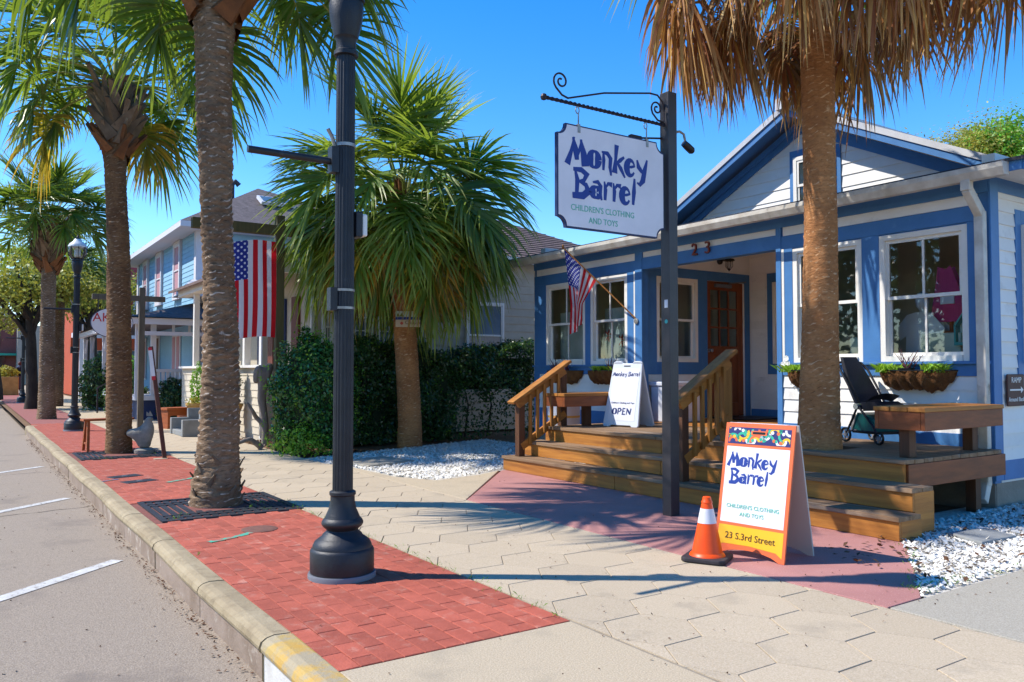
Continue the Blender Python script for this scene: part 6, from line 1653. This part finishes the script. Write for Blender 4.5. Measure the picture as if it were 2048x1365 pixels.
# porch, wrapping the street corner
PX0, PY0 = 3.6, 22.4
bp_(MB().box(PX0, PY0, .5, 5.43, 33.5, .62).box(5.43, PY0, .5, 9, 24.1, .62), 'porch_floor', 'far_trim')
bp_(MB().box(PX0 + .08, PY0 + .1, -.05, 9, 24, .5).box(PX0 + .08, 24, -.05, 5.43, 33.4, .5), 'porch_skirt', 'far_navy')
pr_ = bp_(MB().poly([(3.35, 22.1, 2.62), (9, 22.1, 2.62), (9, 24.1, 3.2), (5.43, 24.1, 3.2)]).poly([(3.35, 22.1, 2.62), (5.43, 24.1, 3.2), (5.43, 33.5, 3.2), (3.35, 33.8, 2.62)]).poly([(3.35, 22.1, 2.60), (3.35, 33.8, 2.60), (5.43, 33.5, 2.60), (9, 24.1, 2.6), (9, 22.1, 2.6)]), 'porch_roof', 'shingle')
bp_(MB().box(3.4, 22.15, 2.44, 9, 22.3, 2.6).box(3.4, 22.3, 2.44, 3.55, 33.5, 2.6).box(3.6, 22.2, 2.16, 9, 22.28, 2.26), 'porch_beam', 'far_trim')
for x in (3.65, 4.02, 5.3, 6.6, 8): bp_(MB().box(x - .06, PY0 + .02, .62, x + .06, PY0 + .14, 2.45), 'porch_post', 'far_trim')
for x in (4.5, 4.9, 5.7, 6.1): bp_(MB().box(x - .03, PY0 + .03, 2.26, x + .03, PY0 + .09, 2.45), 'frieze_post', 'far_trim')
for y in (25.5, 28.5, 31.5, 33.4): 
    bp_(MB().box(3.6, y - .06, .62, 3.72, y + .06, 2.45), 'porch_post', 'far_trim')
    bp_(MB().beam((3.66, y + .06, 1.9), (3.66, y + .5, 2.4), .05, .05).beam((3.66, y - .06, 1.9), (3.66, y - .5, 2.4), .05, .05), 'bracket', 'far_trim')
rl = bp_(MB().box(4.02, PY0 + .03, 1.22, 9, PY0 + .12, 1.3).box(4.02, PY0 + .05, .7, 9, PY0 + .1, .76), 'railing', 'far_trim')
for k in range(30):
    x = 4.15 + k * .115
    MB().box(x - .04, PY0 + .06, .76, x + .04, PY0 + .085, 1.22).build('baluster', 'far_trim', rl, world=True)
lat = MB()
for k in range(14):
    x = 4.3 + k * .13; lat.beam((x, PY0 - .01, .12), (x + .22, PY0 - .01, .42), .01, .025, up=(0, 1, 0)).beam((x + .22, PY0 - .02, .12), (x, PY0 - .02, .42), .01, .025, up=(0, 1, 0))
bp_(lat, 'lattice', 'far_trim')
bp_(MB().poly([(4.7, 23.2, 3.42), (7.5, 23.2, 3.42), (7.5, 24.05, 3.85), (5.3, 24.05, 3.85)]).box(4.7, 23.15, 3.3, 7.5, 23.2, 3.42).box(4.75, 23.2, 3.3, 7.5, 24.05, 3.32), 'side_hood', 'far_trim')
siding(bh_, (5.43, 33.5, 0), UY, NX, 9.4, .65, 2.6, .14, 'far_blue', joined=True)
for y0, y1, z0, z1, mt_ in ((29.2, 30.0, .65, 2.35, 'far_door'), (26.0, 26.35, 1.0, 2.3, 'far_pink'), (26.6, 26.95, 1.0, 2.3, 'far_pink'), (31.6, 32.3, 1.0, 2.3, 'far_pink')):
    fo_ = bp_(MB().box(5.38, y0 - .1, z0 - .06, 5.41, y1 + .1, z1 + .12), 'front_window' if z0 > .8 else 'front_door', 'far_trim'); MB().box(5.365, y0, z0, 5.38, y1, z1).build('leaf', mt_, fo_, world=True)
# railing of the front steps
t = thing('handrail', 'thin dark handrail by the shrubs of the blue house', 'handrail', (3.3, 27, 0))
MB().tube([(0, 0, 0), (0, 0, .75), (.9, .5, 1.2), (.9, .5, .2)], .025, 6).build('rail', 'iron', t)

# ---------------------------------------------------------------- orange house in the distance
oh = thing('orange_house', 'orange and red two-storey house with white balcony in the distance', 'house', (5.0, 44, 0))
def op(m, nm, mt, **k): return m.build(nm, mt, oh, world=True, **k)
op(MB().box(4.6, 46, 0, 14, 56, 5.6), 'wall', 'far_orange')
op(MB().box(4.4, 45.2, 2.9, 9.5, 46, 3.15), 'balcony_floor', 'far_trim')
op(MB().box(4.3, 45.3, 2.3, 9.5, 45.6, 2.9), 'balcony_beam', 'far_orange')
rl = op(MB().box(4.4, 45.2, 3.95, 9.5, 45.28, 4.05), 'railing', 'far_trim')
for k in range(26): MB().box(4.45 + k * .19, 45.2, 3.15, 4.55 + k * .19, 45.26, 3.95).build('baluster', 'far_trim', rl, world=True)
for x in (4.7, 6.0, 7.4, 8.8): op(MB().box(x, 45.25, 0, x + .18, 45.43, 2.9), 'porch_post', 'far_trim')
for x in (5.2, 6.8): window(oh, (x, 45.98, .7), UX, NY, 1.0, 1.7, cols=3, rows=2, deep=.01, pane='pane_sky', fr=.08, sw=.04, mt='far_trim', double=False)
for x in (5.2, 7.2): window(oh, (x, 45.98, 3.3), UX, NY, .9, 1.6, cols=1, deep=.01, pane='pane_sky', fr=.1, sw=.04, mt='far_trim')
op(MB().poly([(4.0, 45.4, 5.6), (14, 45.4, 5.6), (9, 45.9, 8.0)]).poly([(4.0, 45.4, 5.6), (9, 45.9, 8), (9, 56, 8), (4, 56, 5.6)]).poly([(14, 45.4, 5.6), (14, 56, 5.6), (9, 56, 8), (9, 45.9, 8)]), 'roof', 'far_red')
op(MB().beam((3.9, 45.3, 5.6), (9, 45.8, 8.1), .15, .3, up=(0, 1, 0)).beam((14, 45.3, 5.6), (9, 45.8, 8.1), .15, .3, up=(0, 1, 0)).box(3.9, 45.3, 5.3, 14, 45.45, 5.62), 'eave_trim', 'far_trim')
window(oh, (8.4, 45.6, 5.9), UX, NY, .8, 1.2, cols=1, deep=.01, pane='pane_sky', fr=.1, mt='far_trim')
# far shopfront row closing the street
fs = thing('far_buildings', 'pale brick shopfronts closing the far end of the street', 'building', (4, 84, 0))
MB().box(-14, 90, 0, 4, 100, 6.5).build('wall', 'far_brick', fs, world=True); MB().box(4, 88, 0, 18, 98, 5.5).build('wall', 'cream_shade', fs, world=True)
MB().box(-14.1, 89.8, 6.3, 4.1, 90, 6.7).build('cornice', 'far_trim', fs, world=True)
for k in range(8): MB().box(-13 + k * 2.1, 89.9, 3.6, -12 + k * 2.1, 89.97, 5.4).build('window', 'pane_dark', fs, world=True)
for k in range(5): MB().box(-13 + k * 3.4, 89.9, .4, -10.5 + k * 3.4, 89.97, 2.6).build('shop_window', 'pane_dark', fs, world=True)
MB().box(-14, 89, 2.7, 4, 90, 2.9).build('awning', 'panel_teal', fs, world=True)

# ---------------------------------------------------------------- broadleaf trees
def tree(name, label, base, h, trunk_r, crown_c, crown_r, nclump, nleaf, size, mt, seed, lean=(0, 0), group='broadleaf trees'):
    r = random.Random(seed); g = np.random.default_rng(seed)
    t = thing(name, label, 'tree', (base[0], base[1], 0), 0, group)
    top = Vector((crown_c[0] * .7 + lean[0], crown_c[1] * .7 + lean[1], crown_c[2] - crown_r[2] * .25))
    MB().tube([(0, 0, -.1), (.02, 0, .4), (top.x * .3, top.y * .3, h * .45), top], [trunk_r * 1.25, trunk_r, trunk_r * .85, trunk_r * .45], 10).build('trunk', 'bark', t, smooth=60)
    cc = []; limbs = MB()
    for k in range(nclump):
        d = g.normal(0, 1, 3); d /= np.linalg.norm(d); d[2] = d[2] * .8 + .12
        c = np.array(crown_c) + d * np.array(crown_r) * g.uniform(.35, 1.0); cc.append(c)
        if k % 2 == 0:
            s = Vector((top.x * .5, top.y * .5, h * r.uniform(.4, .62))); e = Vector(c); mid = s.lerp(e, .5) + Vector((0, 0, .1 * (e - s).length))
            limbs.tube([s, mid, e], [trunk_r * .4, trunk_r * .22, .012], 6)
    limbs.build('limbs', 'bark', t, smooth=60)
    P = []; N = []
    for c in cc:
        m = nleaf // nclump; d = g.normal(0, 1, (m, 3)); rr = np.array(crown_r) * g.uniform(.16, .3)
        P.append(c + d * rr * .62); N.append(d * .6 + np.array([0, 0, .7]))
    link('crown', leaf_mesh('crown', np.concatenate(P), np.concatenate(N), size, mt, .55, .7), t)
    return t
tree('oak_tree', 'yellow green oak beyond the trimmed palm at the road edge', (1.85, 31.2), 5, .19, (-.2, .5, 4.4), (2.4, 2.6, 1.5), 30, 9000, .15, 'oak_leaf', 41)
tree('oak_tree', 'low yellow green oak overhanging the far road', (1.2, 42), 5, .2, (-1.0, -1.0, 3.9), (2.6, 3, 1.8), 26, 7000, .15, 'oak_leaf', 42)
tree('oak_tree', 'yellow leafed tree between the lamp and the orange house', (4.6, 40), 5.5, .28, (0, 0, 4.6), (2.2, 2.6, 1.9), 28, 7000, .17, 'oak_leaf', 43)
tree('oak_tree', 'broad oak far down the left of the road', (-8, 62), 8, .45, (0, 0, 6), (6, 6, 3.5), 34, 8000, .3, 'oak_leaf_dark', 44)
tree('oak_tree', 'distant olive green tree above the orange house', (9, 66), 8, .45, (0, 0, 6.5), (5, 5, 3), 30, 6000, .3, 'oak_leaf', 45)
tree('tree', 'sparse yellowing tree above the shop roof', (31.5, 15.6), 8, .35, (0, .2, 9.0), (3.0, 2.6, 2.1), 80, 18000, .12, 'autumn_leaf', 46)
tree('tree', 'bright green tree at the edge of the shop roof', (32.0, 14.3), 7, .35, (.3, -.3, 9.0), (2.4, 2.2, 1.9), 60, 20000, .15, 'bright_leaf', 47)

# woods across the road behind the camera, mirrored in the shop windows
g = np.random.default_rng(60); P = []; N = []
for k in range(46):
    c = np.array([g.uniform(-24, -15), g.uniform(-24, 36), g.uniform(2.5, 8.0)]); d = g.normal(0, 1, (260, 3)); P.append(c + d * np.array([1.0, 1.6, .9])); N.append(d)
tag(link('treeline', leaf_mesh('treeline', np.concatenate(P), np.concatenate(N), .5, 'oak_leaf_dark', .6)), 'dark oaks across the road mirrored in the window glass', 'trees', None, 'stuff')

# distant person and stone planter at the corner
t = thing('person', 'distant walker in a dark jacket and jeans beside the far planter', 'person', (2.45, 50.5, 0), R(40))
skin('body', [(0, 0, .95), (0, 0, 1.2), (0, 0, 1.42), (0, 0, 1.52), (0, .01, 1.64), (.18, 0, 1.42), (.27, .03, 1.16), (.28, .16, .98), (-.18, 0, 1.42), (-.27, .05, 1.16), (-.24, .2, 1.02), (.1, 0, .9), (.11, .1, .5), (.11, .02, .08), (.11, .14, .04), (-.1, 0, .9), (-.11, -.06, .5), (-.11, -.2, .1), (-.11, -.08, .04)],
     [(0, 1), (1, 2), (2, 3), (3, 4), (2, 5), (5, 6), (6, 7), (2, 8), (8, 9), (9, 10), (0, 11), (11, 12), (12, 13), (13, 14), (0, 15), (15, 16), (16, 17), (17, 18)],
     [.15, .15, .14, .055, .1, .07, .05, .04, .07, .05, .04, .1, .075, .05, .045, .1, .075, .05, .045], 'jeans', t)
MB().lathe([(.175, .98), (.19, 1.1), (.2, 1.3), (.17, 1.45), (.07, 1.52)], 14).tube([(.18, 0, 1.42), (.29, .03, 1.16), (.29, .16, 1.0)], [.085, .075, .06], 8).tube([(-.18, 0, 1.42), (-.29, .05, 1.16), (-.26, .2, 1.04)], [.085, .075, .06], 8).build('jacket', 'jacket', t, smooth=60)
MB().lathe([(.03, 1.52), (.08, 1.56), (.1, 1.64), (.09, 1.72), (.0, 1.76)], 12, (0, .01, 0)).build('hair', 'far_door', t, smooth=60)
t = thing('planter_box', 'large tan street corner planter far down the walk', 'planter', (1.9, 50, 0))
MB().box(-.8, -.6, 0, .45, .6, .95).build('box', 'terracotta', t, bevel=.03)
p, d = ellipsoid_pts(900, (-.1, 0, 1.15), (.6, .5, .35), .4, 71); link('flowers', leaf_mesh('flowers', p, d, .14, 'autumn_leaf'), t)
